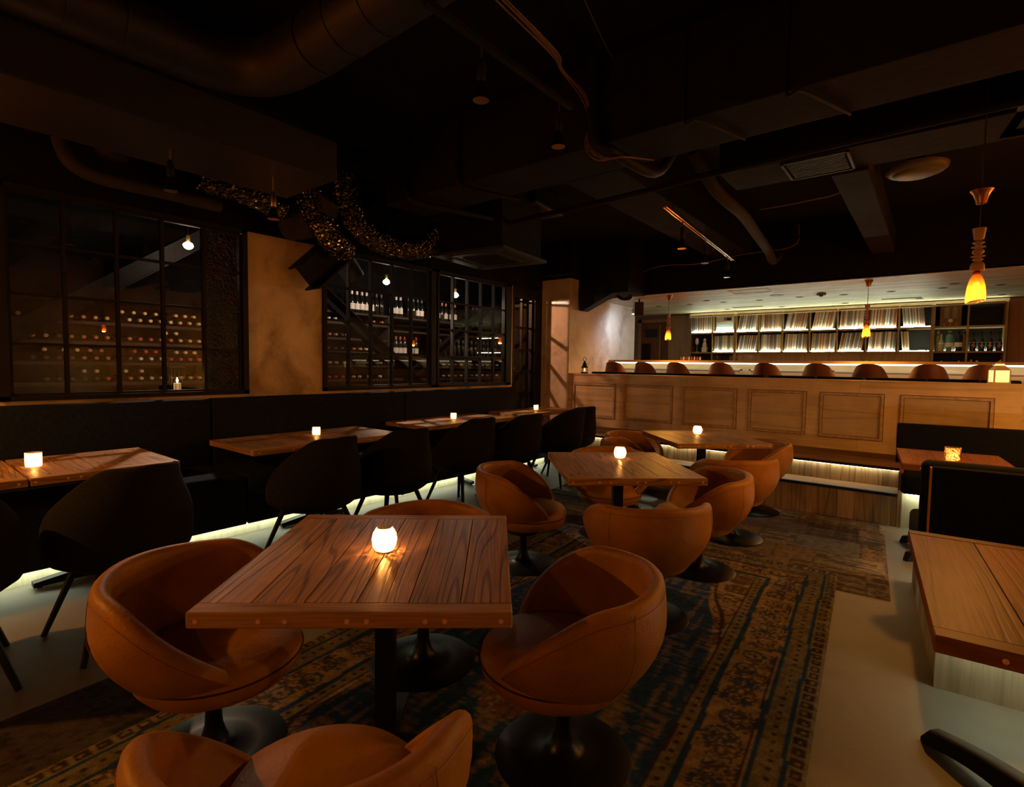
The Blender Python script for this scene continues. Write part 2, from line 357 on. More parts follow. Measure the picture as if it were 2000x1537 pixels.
# ---- door at the end of the window wall
d1 = thing('door_1', 'dark steel glazed door at the end of the window wall', 'door'); d1['kind'] = 'structure'
MB().box(-4.92, -4.80, 5.97, 6.02, 0, 2.5).box(-4.92, -4.80, 6.52, 6.7, 0, 2.5).box(-4.92, -4.80, 6.02, 6.52, 2.34, 2.5).build('frame', M['black'], d1)
dl = MB()
for y in (6.02, 6.26, 6.50): dl.box(-4.88, -4.84, y-.012 if y > 6.1 else y, y+.012, 0, 2.34)
for z in (.1, .28, .60, .93, 1.26, 1.58, 1.91, 2.3): dl.box(-4.88, -4.84, 6.02, 6.51, z-.012, z+.012)
dl.build('sash_bars', M['black'], d1)
for i in range(2):
    for a, b in zip((.1, .28, .60, .93, 1.26, 1.58, 1.91), (.28, .60, .93, 1.26, 1.58, 1.91, 2.3)):
        MB().box(-4.866, -4.86, 6.032+i*.24, 6.25+i*.24, a+.012, b-.012).build('pane', M['doorglass'], d1)
MB().lathe([(.012, 0), (.016, .02), (.006, .04)], 12).build('door_handle', M['brass'], d1, True, (-4.84, 6.045, 1.30), (0, PI/2, 0))
# door at the back of the bar
d2 = thing('door_2', 'red brown double door at the back left of the bar', 'door'); d2['kind'] = 'structure'
MB().box(-5.05, -4.98, 10.66, 10.76, .47, 2.36).box(-4.12, -4.05, 10.66, 10.76, .47, 2.36).box(-5.05, -4.05, 10.66, 10.76, 2.30, 2.36).build('door_frame', M['cabinet_v'], d2)
for x0 in (-4.98, -4.55):
    p = MB().box(x0+.003, x0+.425, 10.69, 10.74, .47, 2.30).build('door_leaf', M['reddoor'], d2)
    MB().box(x0+.08, x0+.35, 10.675, 10.69, 1.98, 2.16).build('panel', M['unit' if x0 < -4.8 else 'reddoor'], p)
MB().box(-4.56, -4.54, 10.66, 10.69, .5, 2.25).build('door_stile', M['brass'], d2)
gz = MB()
for k in range(7): gz.box(-4.96+k*.03, -4.945+k*.03, 10.672, 10.69, .9, 1.85)
gz.build('grille', M['black'], d2)

# ---- wine room shell
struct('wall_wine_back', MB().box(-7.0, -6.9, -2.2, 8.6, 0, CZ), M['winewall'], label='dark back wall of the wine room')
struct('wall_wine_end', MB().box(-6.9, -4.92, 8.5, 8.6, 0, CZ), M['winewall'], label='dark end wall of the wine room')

# ================================================================== RUGS
def rug(name, x0, x1, y0, y1, z, res, fn, label, rot=0, th=.007):
    nx = int((x1-x0)/res)+1; ny = int((y1-y0)/res)+1
    xs = np.linspace(x0, x1, nx); ys = np.linspace(y0, y1, ny)
    X, Y = np.meshgrid(xs, ys, indexing='ij')
    co_ = np.zeros((nx*ny, 3)); co_[:, 0] = X.ravel(); co_[:, 1] = Y.ravel()
    hh = z+th+.0012*np.sin(X*3+Y*2).ravel()+rng.uniform(0, .0012, nx*ny)
    edge = (X < x0+res*.9) | (X > x1-res*.9) | (Y < y0+res*.9) | (Y > y1-res*.9)
    co_[:, 2] = np.where(edge.ravel(), z, hh)
    idx = np.arange(nx*ny).reshape(nx, ny)
    q = np.stack([idx[:-1, :-1], idx[1:, :-1], idx[1:, 1:], idx[:-1, 1:]], -1).reshape(-1, 4)
    me = bpy.data.meshes.new(name); me.vertices.add(nx*ny); me.vertices.foreach_set('co', co_.ravel())
    me.loops.add(q.size); me.loops.foreach_set('vertex_index', q.ravel().astype(np.int32))
    me.polygons.add(len(q)); me.polygons.foreach_set('loop_start', np.arange(0, q.size, 4, dtype=np.int32)); me.polygons.foreach_set('loop_total', np.full(len(q), 4, dtype=np.int32))
    me.update(); ca = me.color_attributes.new('weave', 'FLOAT_COLOR', 'POINT')
    c = fn(X, Y); cc = np.ones((nx*ny, 4)); cc[:, :3] = c.reshape(-1, 3); ca.data.foreach_set('color', cc.ravel())
    m, n, N, L, B = nt(name+'_weave'); a = N.new('ShaderNodeAttribute'); a.attribute_name = 'weave'
    tc = N.new('ShaderNodeTexCoord'); t = N.new('ShaderNodeTexNoise'); t.inputs['Scale'].default_value = 220; L.new(tc.outputs['Object'], t.inputs['Vector'])
    mr = N.new('ShaderNodeMapRange'); mr.inputs[1].default_value = .3; mr.inputs[2].default_value = .7; mr.inputs[3].default_value = .6; mr.inputs[4].default_value = 1.3; L.new(t.outputs['Fac'], mr.inputs[0])
    hs = N.new('ShaderNodeHueSaturation'); L.new(a.outputs['Color'], hs.inputs['Color']); L.new(mr.outputs[0], hs.inputs['Value']); L.new(hs.outputs[0], B.inputs['Base Color'])
    b = N.new('ShaderNodeBump'); b.inputs['Distance'].default_value = .003; b.inputs['Strength'].default_value = .6; L.new(t.outputs['Fac'], b.inputs['Height']); L.new(b.outputs[0], B.inputs['Normal'])
    B.inputs['Roughness'].default_value = .95; B.inputs['Specular IOR Level'].default_value = .15
    me.materials.append(m); o = link(name, me, None, None, rot); tag(o, label, 'rug'); return o
def vnoise(X, Y, f, seed):
    r = np.random.RandomState(seed); G = r.rand(64, 64)
    u = X*f+100; v = Y*f+100; i = np.floor(u).astype(int); j = np.floor(v).astype(int); a = u-i; b = v-j
    a = a*a*(3-2*a); b = b*b*(3-2*b); g = lambda p, q: G[p % 64, q % 64]
    return (g(i, j)*(1-a)+g(i+1, j)*a)*(1-b)+(g(i, j+1)*(1-a)+g(i+1, j+1)*a)*b
def stamps(X, Y, cell, seed, dens=.5, px=9):
    r = np.random.RandomState(seed); lib = []
    for k in range(14):
        s = r.rand(px, px) < dens
        yy, xx = np.mgrid[0:px, 0:px]; s &= ((xx-px//2)**2+(yy-px//2)**2) < (px*.46)**2
        s = s | s[::-1, :]; s = s | s[:, ::-1] if k % 3 else s
        if k % 4 == 0: ring = (np.abs(np.hypot(xx-px//2, yy-px//2)-px*.32) < .7); s = ring | (np.hypot(xx-px//2, yy-px//2) < 1.2)
        lib.append(s)
    lib = np.array(lib); i = np.floor(X/cell).astype(int); j = np.floor(Y/cell).astype(int)
    which = (i*7+j*13+(i*j) % 5) % 14; jx = ((i*31+j*17) % 7-3)/7*.25; u = (X/cell-i+jx); v = (Y/cell-j)
    a = np.clip((u*px).astype(int), 0, px-1); b = np.clip((v*px).astype(int), 0, px-1)
    return lib[which, a, b] & (u > 0) & (u < 1)
BEI = np.array([.27, .19, .10]); BEI2 = np.array([.17, .14, .085]); TEAL = np.array([.010, .044, .15]); DRK = np.array([.040, .020, .014]); RED = np.array([.11, .05, .03])
def oriental(x0, x1, y0, y1):
    def fn(X, Y):
        C = np.zeros(X.shape+(3,)); wob = .012*(vnoise(X, Y, 2.2, 3)-.5)+.006*(vnoise(X, Y, 7, 4)-.5)
        d = np.minimum(np.minimum(X-x0, x1-X), np.minimum(Y-y0, y1-Y))+wob
        al = np.where(np.minimum(X-x0, x1-X) < np.minimum(Y-y0, y1-Y), Y, X)
        n1 = vnoise(X, Y, 3, 1); n2 = vnoise(X, Y, 45, 2); n3 = vnoise(X*.35, Y*3, 14, 9)
        C[:] = BEI
        def put(m, c, k=1.0): C[m] = C[m]*(1-k)+np.array(c)*k
        # field: teal abrash medallion on beige corners
        cx, cy = (x0+x1)/2, (y0+y1)/2
        fx, fy = np.abs(X-cx)/((x1-x0)/2-.42), np.abs(Y-cy)/((y1-y0)/2-.42)
        field = d > .43
        st = stamps(X, Y, .17, 11, .42, 13)
        put(field & st, DRK, .75)
        med = field & ((fx*.82+fy*.52+.035*np.sin(np.arctan2(Y-cy, X-cx)*12)+.12*(n1-.5)) < .98)
        put(med, TEAL); wear = vnoise(X*3.2, Y*.45, 12, 21)*.6+vnoise(X*.5, Y*5, 16, 22)*.4
        put(med & (wear > .55), BEI*.28+TEAL*.72); put(med & (wear > .68), BEI*.6+TEAL*.2)
        rim = field & (np.abs((fx*.82+fy*.52+.035*np.sin(np.arctan2(Y-cy, X-cx)*12)+.12*(n1-.5))-1.03) < .012); put(rim, DRK)
        m2 = ((fx**2+fy**2) < .06) & field; put(m2, BEI2); put(m2 & stamps(X+.05, Y, .14, 5, .5, 11), RED)
        # borders
        put((d > .17) & (d < .36), BEI); mb = (d > .18) & (d < .35)
        put(mb & stamps(d*1.0, al, .165, 3, .22, 15), DRK, .8); put(mb & stamps(d+.05, al+.08, .13, 8, .16, 13), TEAL, .9)
        for a, b in ((.075, .155), (.375, .425)): put((d > a) & (d < b), BEI2)
        dash = ((al*100 % 5) < 1.8)
        for c in (.115, .40): put((np.abs(d-c) < .008) & dash, DRK)
        put((d > .062) & (d < .08), TEAL); put((d > .155) & (d < .176), TEAL); put((d > .352) & (d < .378), TEAL*.9); put((d > .425) & (d < .435), DRK); put((d > .182) & (d < .188), DRK)
        e = d < .062; put(e, BEI2*1.1); u = (al*100 % 6.2); dd = d*100
        put(e & ((u < 4.2) & (dd > 1.4) & (dd < 5.4)) & ~((u > 1.1) & (u < 3.1) & (dd > 2.6) & (dd < 4.2)), DRK)
        C *= .70*(.62+.75*n2[..., None])*(.85+.3*n3[..., None]); return np.clip(C, 0, 1)
    return fn
def patchwork(seed, tones, x0, x1, y0, y1):
    def fn(X, Y):
        r = np.random.RandomState(seed); C = np.zeros(X.shape+(3,)); C[:] = tones[0]
        y = y0; row = 0
        while y < y1:
            h = r.uniform(.18, .42); x = x0-r.uniform(0, .3)
            while x < x1:
                w_ = r.uniform(.16, .6); m = (X >= x) & (X < x+w_) & (Y >= y) & (Y < y+h); t = tones[r.randint(len(tones))]
                C[m] = t; k = r.randint(3)
                if k == 0: s = stamps(X, Y, .12, r.randint(99), .4, 11); C[m & s] = t*.45
                if k == 1: s = vnoise(X*.6, Y*3, 16, r.randint(99)) > .58; C[m & s] = t*.4
                st = m & ((np.minimum(X-x, x+w_-X) < .006) | (np.minimum(Y-y, y+h-Y) < .006)) & (((X+Y)*100 % 2) < 1); C[st] = t*.3
                x += w_
            y += h
        C *= .8*(.6+.8*vnoise(X, Y, 50, seed+1)[..., None]); return np.clip(C, 0, 1)
    return fn
T2 = [np.array(c) for c in ((.17, .13, .09), (.11, .07, .05), (.22, .18, .13), (.15, .14, .13), (.09, .05, .035), (.19, .13, .08))]
T3 = [np.array(c)*.7 for c in ((.10, .07, .05), (.07, .055, .05), (.12, .09, .07), (.06, .04, .03))]
A4 = math.radians(4.5)
def rug_at(pivot, *a, **k):   # rugs are laid slightly askew to the walls
    o = rug(*a, **k); c, s = math.cos(A4), math.sin(A4); px_, py_ = pivot
    o.rotation_euler = (0, 0, A4); o.location = (px_-(px_*c-py_*s), py_-(px_*s+py_*c), 0)
    o.location.z = 0
    return o
rug_at((-.2, 3.7), 'patchwork_rug', -3.1, -.13, 3.72, 5.58, .0005, .013, patchwork(4, T2, -3.1, -.13, 3.72, 5.58), 'patchwork vintage rug in faded browns by the wooden step')
rug_at((-2.66, .5), 'dark_rug', -2.66, -1.0, -1.4, .78, .0005, .014, patchwork(9, T3, -2.66, -1.0, -1.4, .78), 'dark worn patchwork rug at the near left under the tub chairs')
rug_at((-.26, 1.87), 'oriental_rug', -2.32, -.26, -.15, 3.98, .008, .0088, oriental(-2.32, -.26, -.15, 3.98), 'worn oriental rug with teal field and beige border')

# ================================================================== TABLES
def make_table(name, label, W, D, nb, loc, rot, base='cross', group=None, plugs=8, colx=0, mt='table', me_='table_end'):
    t = thing(name, label, 'table', loc, rot, group); th = .042; z1 = .72; z0 = z1-th; eb = .055
    bw = W/nb
    for k in range(nb):
        dz = random.uniform(-.0012, 0); j = random.uniform(-.004, .004)
        MB().bbox(-W/2+k*bw+.0012, -W/2+(k+1)*bw-.0012, -D/2+eb+.001, D/2-eb-.001, z0, z1+dz, .0012).build('plank', M[mt], t)
    for s in (-1, 1):
        y0, y1 = (-D/2, -D/2+eb) if s < 0 else (D/2-eb, D/2)
        e = MB().bbox(-W/2, W/2, y0, y1, z0-.001, z1, .003).build('end_board', M[me_], t)
        n = plugs; fr = [.03, .22, .30, .49, .55, .73, .79, .965][:n] if n == 8 else [(i+.5)/n for i in range(n)]
        dm = MB()
        dmesh = MB().tube([(0, 0, 0), (0, s*.0025, 0)], .0065, 10).mesh('dowel', M['dowel'])
        for f_ in fr: link('dowel', dmesh, e, (-W/2+f_*W, s*D/2, z1-th*.55))
    if base == 'cross':
        MB().box(colx-.03, colx+.03, -.03, .03, .03, z0).build('column', M['black'], t)
        for a in (0, PI/2, PI, 1.5*PI):
            f = MB(); c, s_ = math.cos(a), math.sin(a)
            P = [(.0, .075), (.12, .062), (.3, .04)]
            vs = []
            for r_, h in P:
                for q in (-.03, .03):
                    vs += [(colx+c*r_-s_*q, s_*r_+c*q, .012), (colx+c*r_-s_*q, s_*r_+c*q, h)]
            f.add(vs, [(0, 1, 5, 4), (4, 5, 9, 8), (2, 6, 7, 3), (6, 10, 11, 7), (1, 3, 7, 5), (5, 7, 11, 9), (0, 4, 6, 2), (4, 8, 10, 6), (8, 9, 11, 10), (0, 2, 3, 1)])
            f.box(colx+c*.27-.012, colx+c*.27+.012, s_*.27-.012, s_*.27+.012, 0, .014)
            f.build('foot', M['black'], t)
        MB().box(-.2, .2, -.2, .2, z0-.008, z0).build('mounting_plate', M['black'], t)
    return t
make_table('dining_table', 'largest square plank table in the foreground with a round glass candle', .82, .86, 6, (-1.399, 1.082, 0), math.radians(40.5), group='square tables on the rugs')
make_table('dining_table', 'square plank table in the middle of the rug with a round glass candle', .80, .885, 6, (-1.566, 3.062, 0), math.radians(42.5), group='square tables on the rugs')
make_table('dining_table', 'square plank table farthest back near the wooden bench', .83, .875, 6, (-1.623, 4.807, 0), math.radians(44.5), group='square tables on the rugs')
TG = 'plank tables along the banquette'
make_table('banquette_table', 'plank banquette table nearest the viewer cut by the left edge of the picture', 1.0, .78, 5, (-4.05, .03, 0), PI/2, group=TG)
make_table('banquette_table', 'plank banquette table with a gold flecked candle cup at its left end', .70, .78, 4, (-4.05, .89, 0), PI/2, group=TG)
make_table('banquette_table', 'long plank banquette table below the plaster wall between the windows', 1.36, .745, 8, (-4.085, 2.40, 0), PI/2, group=TG)
make_table('banquette_table', 'long plank banquette table below the middle window', 1.42, .66, 8, (-4.26, 4.25, 0), PI/2, group=TG)
make_table('banquette_table', 'long plank banquette table farthest back near the glazed door', 1.30, .60, 7, (-4.33, 5.92, 0), PI/2, group=TG, colx=-.36)

# ================================================================== TUB CHAIRS
def tub_proto():
    t = thing('tub_chair', 'x', 'chair')
    NT, zb = 64, .235
    def hgt(th):   # th: 0 = front, pi = back
        a = abs(math.degrees(th)); return .285+.365*smst(13, 118, a)**.8+.015*smst(110, 180, a)
    def rad(u):    # u 0 bottom .. 1 rim level at z=.72
        return .10+.235*math.sin(min(1, u/.62)*PI/2)**.75 if u < .62 else .335-.022*((u-.62)/.38)**1.6
    P = []
    for i in range(NT):
        th = -PI+2*PI*i/NT; H = hgt(th); row = []
        c, s = math.cos(th), math.sin(th); fx = 1.0+.02*c
        def R(z): return rad((z-zb)/(.72-zb))
        n = 13; T = .055
        for k in range(n):
            z = zb+(H-.028-zb)*(k/(n-1))**1.25; row.append((R(z)*c*fx, R(z)*s*fx, z))
        ro = R(H-.028)
        for k in range(1, 6):
            a = PI*k/6; rr = ro-T/2+T/2*math.cos(a); row.append((rr*c*fx, rr*s*fx, H-.028+.028*math.sin(a)))
        for k in range(8):
            z = H-.028-(H-.028-.30)*(k/7); rr = max(.05, R(z)-T-.012*k/7); row.append((rr*c*fx, rr*s*fx, z))
        P.append(row)
    P = P[::-1]
    mb = MB(); mb.grid(P, closeu=True)
    nv = len(P[0]); mb.f.append(tuple(i*nv for i in range(NT))); mb.mi.append(0); mb.f.append(tuple(i*nv+nv-1 for i in range(NT)))
    mb.mi.append(0)
    mb.build('shell', M['leather'], t, True)
    # seams: thin welt line under the rim, vertical seams
    pts = []
    for i in range(NT+1):
        th = -PI+2*PI*i/NT; H = hgt(th)-.034; r_ = rad((H-zb)/(.72-zb))+.0006; pts.append((r_*math.cos(th)*(1+.02*math.cos(th)), r_*math.sin(th)*(1+.02*math.cos(th)), H))
    MB().tube(pts, .0012, 5).build('rim_seam', M['leather_seam'], t)
    for a0 in (128, -128):
        th = math.radians(a0); pts = []
        for k in range(10):
            z = zb+.02+(hgt(th)-.04-zb)*(k/9); r_ = rad((z-zb)/(.72-zb))+.0005; pts.append((r_*math.cos(th), r_*math.sin(th), z))
        MB().tube(pts, .0011, 5).build('side_seam', M['leather_seam'], t)
    # seat cushion
    prof = [(.02, .29), (.225, .29), (.248, .32), (.254, .35), (.248, .38), (.228, .402), (.15, .424), (.02, .43)]
    MB().lathe(prof, 40, .032, 0, 1.02, 1).build('seat_cushion', M['leather'], t, True)
    pts = [(.032+.255*1.02*math.cos(a), .255*math.sin(a), .353) for a in [2*PI*k/48 for k in range(49)]]
    MB().tube(pts, .0028, 6).build('cushion_welt', M['welt'], t, True)
    b = MB().lathe([(.236, 0), (.236, .006), (.225, .011), (.14, .018), (.075, .026), (.050, .040), (.038, .065), (.028, .10), (.025, .15), (.025, .245)], 40).build('pedestal', M['black_gloss'], t, True)
    MB().lathe([(.11, .225), (.11, .238), (.05, .24)], 20).build('swivel_plate', M['black'], t, True)
    return t
tp = tub_proto()
tubs = [  # x, y, faces(x,y), label
    (-1.87, .72, (-1.45, 1.0), 'tan leather tub chair at the left of the foreground table', None),
    (-.935, 1.475, (-1.45, 1.17), 'tan leather tub chair at the right of the foreground table', None),
    (-.975, .565, (-1.45, 1.02), 'tan leather tub chair cut by the bottom edge of the picture', None),
    (-1.736, 1.548, (-1.45, 1.16), 'tan leather tub chair behind the foreground table, only its rim showing', None),
    (-2.105, 2.765, (-1.57, 3.06), 'tan leather tub chair at the left of the middle table', None),
    (-1.160, 2.606, (-1.56, 3.02), 'tan leather tub chair with its round back to the viewer before the middle table', None),
    (-1.165, 3.45, (-1.7, 3.15), 'tan leather tub chair at the right of the middle table', None),
    (-1.975, 3.715, (-1.55, 3.05), 'tan leather tub chair behind the middle table facing the viewer', None),
    (-1.20, 4.30, (-1.6, 4.72), 'tan leather tub chair before the farthest square table', None),
    (-1.28, 5.24, (-1.65, 4.9), 'tan leather tub chair right of the farthest square table near the lit step', None),
    (-2.13, 4.50, (-1.62, 4.80), 'tan leather tub chair left of the farthest square table', None),
    (-2.35, 4.98, (-1.65, 4.85), 'tan leather tub chair farthest back, its small rim seen over the middle table', None)]
for i, (x, y, tg, lab, _) in enumerate(tubs):
    a = math.atan2(tg[1]-y, tg[0]-x); zr = .0085 if (x > -2.35) else 0
    if i == 0:
        o = tp; o.location = (x, y, zr); o.rotation_euler = (0, 0, a); tag(o, lab, 'chair', 'tan tub chairs')
    else: o = dup(tp, (x, y, zr), a, lab, 'tan tub chairs')

# ================================================================== DARK SIDE CHAIRS
def side_proto():
    t = thing('side_chair', 'x', 'chair'); NT = 56; zb = .362
    def hgt(th):
        a = abs(math.degrees(th)); return .45+.415*(smst(36, 142, a))**.95+.012*smst(142, 180, a)
    def xy(th, z):
        c, s = math.cos(th), math.sin(th); lean = max(0, z-.42); k = smst(.47, .86, z)
        rx = .30; ry = .305-.095*k**1.8
        u = min(1, (z-zb)/.08); q = .66+.34*math.sin(u*PI/2)
        return (rx*c*q-(lean*.18 if c < 0 else 0)*abs(c), ry*s*q)
    P = []
    for i in range(NT):
        th = -PI+2*PI*i/NT; H = hgt(th); row = []; n = 14; T = .036
        for k in range(n):
            z = zb+(H-.018-zb)*(k/(n-1))**1.1; x, y = xy(th, z); row.append((x, y, z))
        x0, y0 = xy(th, H-.018); L_ = math.hypot(x0, y0)
        for k in range(1, 5):
            a = PI*k/5; d = T/2-T/2*math.cos(a); row.append((x0*(1-d/L_), y0*(1-d/L_), H-.018+.018*math.sin(a)))
        for k in range(10):
            z = H-.018-(H-.018-.43)*(k/9); x, y = xy(th, z); l = math.hypot(x, y); f = 1-(T+.01*k/9)/l; row.append((x*f, y*f, z))
        P.append(row)
    P = P[::-1]; mb = MB(); mb.grid(P, closeu=True); nv = len(P[0])
    mb.f.append(tuple(i*nv for i in range(NT))); mb.mi.append(0); mb.f.append(tuple(i*nv+nv-1 for i in range(NT))); mb.mi.append(0)
    mb.build('shell', M['charcoal'], t, True)
    MB().lathe([(.02, .42), (.235, .42), (.26, .44), (.257, .462), (.2, .475), (.02, .482)], 32, .015, 0, 1.02, .98).build('seat_cushion', M['charcoal'], t, True)
    MB().box(-.15, .15, -.012, .012, .345, .363).box(-.012, .012, -.15, .15, .345, .363).build('seat_frame', M['black'], t)
    for sx in (-1, 1):
        for sy in (-1, 1):
            MB().tube([(sx*.13, sy*.13, .375), (sx*.245, sy*.245, 0)], .013, 8, rs=[.018, .013]).build('leg', M['black'], t)
    return t
sp = side_proto()
SL = [(-3.10, .13, -.05, 'charcoal side chair nearest the viewer, cut by the left edge of the picture'), (-3.10, .785, .10, 'charcoal side chair largest in view, before the table with the gold flecked candle cup'),
      (-3.28, 1.93, .06, 'charcoal side chair before the near half of the table under the plaster wall'), (-3.27, 2.58, -.05, 'charcoal side chair before the far half of the table under the plaster wall'),
      (-3.45, 3.54, .05, 'charcoal side chair before the near half of the table below the middle window'), (-3.37, 4.18, 0, 'charcoal side chair before the far half of the table below the middle window'),
      (-3.36, 4.98, .04, 'charcoal side chair before the near half of the farthest banquette table'), (-3.46, 5.47, -.25, 'charcoal side chair farthest back, by the panelled partition')]
for i, (x, y, j, lab) in enumerate(SL):
    if i == 0: sp.location = (x, y, 0); sp.rotation_euler = (0, 0, PI+j); tag(sp, lab, 'chair', 'charcoal side chairs')
    else: dup(sp, (x, y, 0), PI+j, lab, 'charcoal side chairs')

# ================================================================== BANQUETTE along the window wall
bq = thing('banquette', 'long dark navy upholstered banquette with buttoned back under the windows', 'banquette', (-4.4, 3, 0))
def loc_mb(mb, name, mat, par, smooth=False, off=(-4.4, 3, 0)):
    mb.v = [(x-off[0], y-off[1], z-off[2]) for x, y, z in mb.v]; return mb.build(name, mat, par, smooth)
ys = [-1.9, -.2, 1.82, 3.86, 5.92]
for a, b in zip(ys[:-1], ys[1:]):
    loc_mb(MB().bbox(-4.775, -4.655, a+.004, b-.004, .40, 1.035, .02), 'back_cushion', M['navy'], bq, True)
    mb = MB(); mb.bbox(-4.72, -4.03, a+.004, b-.004, .36, .485, .03); loc_mb(mb, 'seat_cushion', M['navy'], bq, True)
    loc_mb(MB().bbox(-4.12, -4.035, a+.004, b-.004, .105, .44, .012), 'front_panel', M['navy'], bq, True)
bt = MB().lathe([(.014, 0), (.012, .004), (.004, .007)], 10).mesh('button', M['navy'])
for a, b in zip(ys[:-1], ys[1:]):
    n = 6
    for k in range(n):
        link('button', bt, bq, (-4.655+4.4, a+(k+.5)*(b-a)/n-3, .87 if k % 2 else .72), (0, PI/2, 0))
loc_mb(MB().box(-4.75, -4.16, -1.9, 5.92, 0, .37), 'plinth', M['plinth'], bq)
loc_mb(MB().box(-4.14, -4.10, -1.9, 5.92, .095, .1045), 'led_strip', M['led'], bq)

# ================================================================== WOODEN PLATFORM, STEP AND BENCH
pf = thing('step_platform', 'stepped wooden platform with lit tread running below the panelled partition', 'platform', (-2.4, 6, 0))
PO = (-2.4, 6, 0)
def pb(mb, name, mat, sm=False): return loc_mb(mb, name, mat, pf, sm, PO)
XL, XR = -4.02, -.19; XS = -3.30
x = XS
while x < XR-.02:
    w_ = min(random.choice((.12, .14, .16, .13)), XR-x); pb(MB().box(x+.001, x+w_-.001, 5.555, 5.575, .0, .262), 'riser_plank', M['riser']); x += w_
x = XL
while x < XR-.02:
    w_ = min(random.choice((.18, .22, .16, .25)), XR-x); pb(MB().box(x+.001, x+w_-.001, 5.845+random.uniform(0, .003), 5.87, .29, .455), 'kick_plank', M['riser']); x += w_
pb(MB().box(XS, XR, 5.545, 5.58, .262, .288), 'step_nosing', M['black'])
pb(MB().box(XS, XR, 5.58, 5.845, .24, .289), 'tread_board', M['deck'])
pb(MB().box(XL, XS, 5.845, 5.87, .0, .29), 'kick_plank', M['riser'])
pb(MB().box(-4.79, XL-.002, 5.925, 6.695, .455, .474), 'deck_plank', M['deck'])
for k in range(7): pb(MB().box(XL, XR, 5.80+k*.129, 5.80+k*.129+.1275, .455, .474), 'deck_plank', M['deck'])
pb(MB().box(XL, XR, 5.775, 5.80, .452, .476), 'bench_nosing', M['black'])
st = MB().lathe([(.006, 0), (.005, .003)], 8).mesh('stud', M['chrome'])
for k in range(26): link('stud', st, pf, (XL+.1+k*.178-PO[0], 5.7745-PO[1], .464), (PI/2, 0, 0))
pb(MB().box(XL, XR, 5.82, 5.84, .444, .453), 'led_strip', M['led_bench'])
pb(MB().box(XR, XR+.03, 5.55, 6.7, 0, .474), 'end_board', M['riser'])
pb(MB().box(XL, XR, 5.875, 6.7, 0, .45), 'carcass', M['deck'])

struct('floor_bar', MB().box(-4.28, 2.39, 6.87, 7.93, 0, .47).box(-4.35, 2.39, 7.95, 9.04, 0, .47).box(-5.19, 2.39, 9.06, 10.75, 0, .47), M['deck'], label='raised dark wooden floor of the bar')
# ================================================================== PANELLED PARTITION
pt = thing('panelled_partition', 'distressed cream panelled half wall between dining room and bar', 'partition', (-1.8, 6.78, 0)); PP = (-1.8, 6.78, 0)
def pq(mb, name, mat, par=pt, sm=False): return loc_mb(mb, name, mat, par, sm, PP)
pq(MB().box(-4.288, -.60, 6.70, 6.86, .0, 1.215), 'body', M['cream']); pq(MB().box(-.598, .655, 6.70, 6.86, 0, 1.215), 'body', M['cream'])
for a, b in ((-4.288, -2.95), (-2.948, -.60), (-.598, .66)): pq(MB().box(a, b, 6.692, 6.865, 1.215, 1.238), 'top_board', M['cream'])
pan = [(-4.20, -3.50), (-3.37, -2.66), (-2.53, -1.85), (-1.72, -1.10), (-.97, -.38), (-.25, .47)]
for k, (a, b) in enumerate(pan):
    z0, z1 = .60, 1.10; f = .03
    g = pq(MB().box(a, b, 6.699, 6.6995, z0, z1), 'panel', M['cream'])
    m = MB()
    for q, (e0, e1, w_, y) in enumerate(((0, 0, .006, 6.6985),)):
        m.box(a, b, y, 6.70, z0, z0+w_).box(a, b, y, 6.70, z1-w_, z1).box(a, a+w_, y, 6.70, z0, z1).box(b-w_, b, y, 6.70, z0, z1)
    o1 = pq(m, 'panel_groove', M['groove']); o1.parent = g
    m = MB(); y = 6.686
    m.box(a+.006, b-.006, y, 6.70, z0+.006, z0+f).box(a+.006, b-.006, y, 6.70, z1-f, z1-.006).box(a+.006, a+f, y, 6.70, z0+f, z1-f).box(b-f, b-.006, y, 6.70, z0+f, z1-f)
    o2 = pq(m, 'moulding', M['cream_dark']); o2.parent = g
    m = MB(); f2 = f+.005
    m.box(a+f, b-f, 6.6975, 6.70, z0+f, z0+f2).box(a+f, b-f, 6.6975, 6.70, z1-f2, z1-f).box(a+f, a+f2, 6.6975, 6.70, z0+f, z1-f).box(b-f2, b-f, 6.6975, 6.70, z0+f, z1-f)
    o3 = pq(m, 'panel_groove', M['groove']); o3.parent = g
# dark padded rail on the bar side of the partition
pr = thing('padded_rail', 'black padded rail on top of the partition facing the bar', 'rail', (-1.8, 6.95, 0)); PR = (-1.8, 6.95, 0)
for a, b in ((-4.0, -3.2), (-3.19, -2.4), (-2.39, -1.60), (-1.55, -1.05), (-1.04, -.6), (-.57, -.05), (-.04, .36), (.37, .66)):
    loc_mb(MB().bbox(a, b, 6.88, 6.98, .9, 1.268, .015), 'pad', M['booth'], pr, True, PR)
loc_mb(MB().box(-4.0, .66, 6.885, 6.97, .47, .9), 'rail_base', M['black'], pr, False, PR)

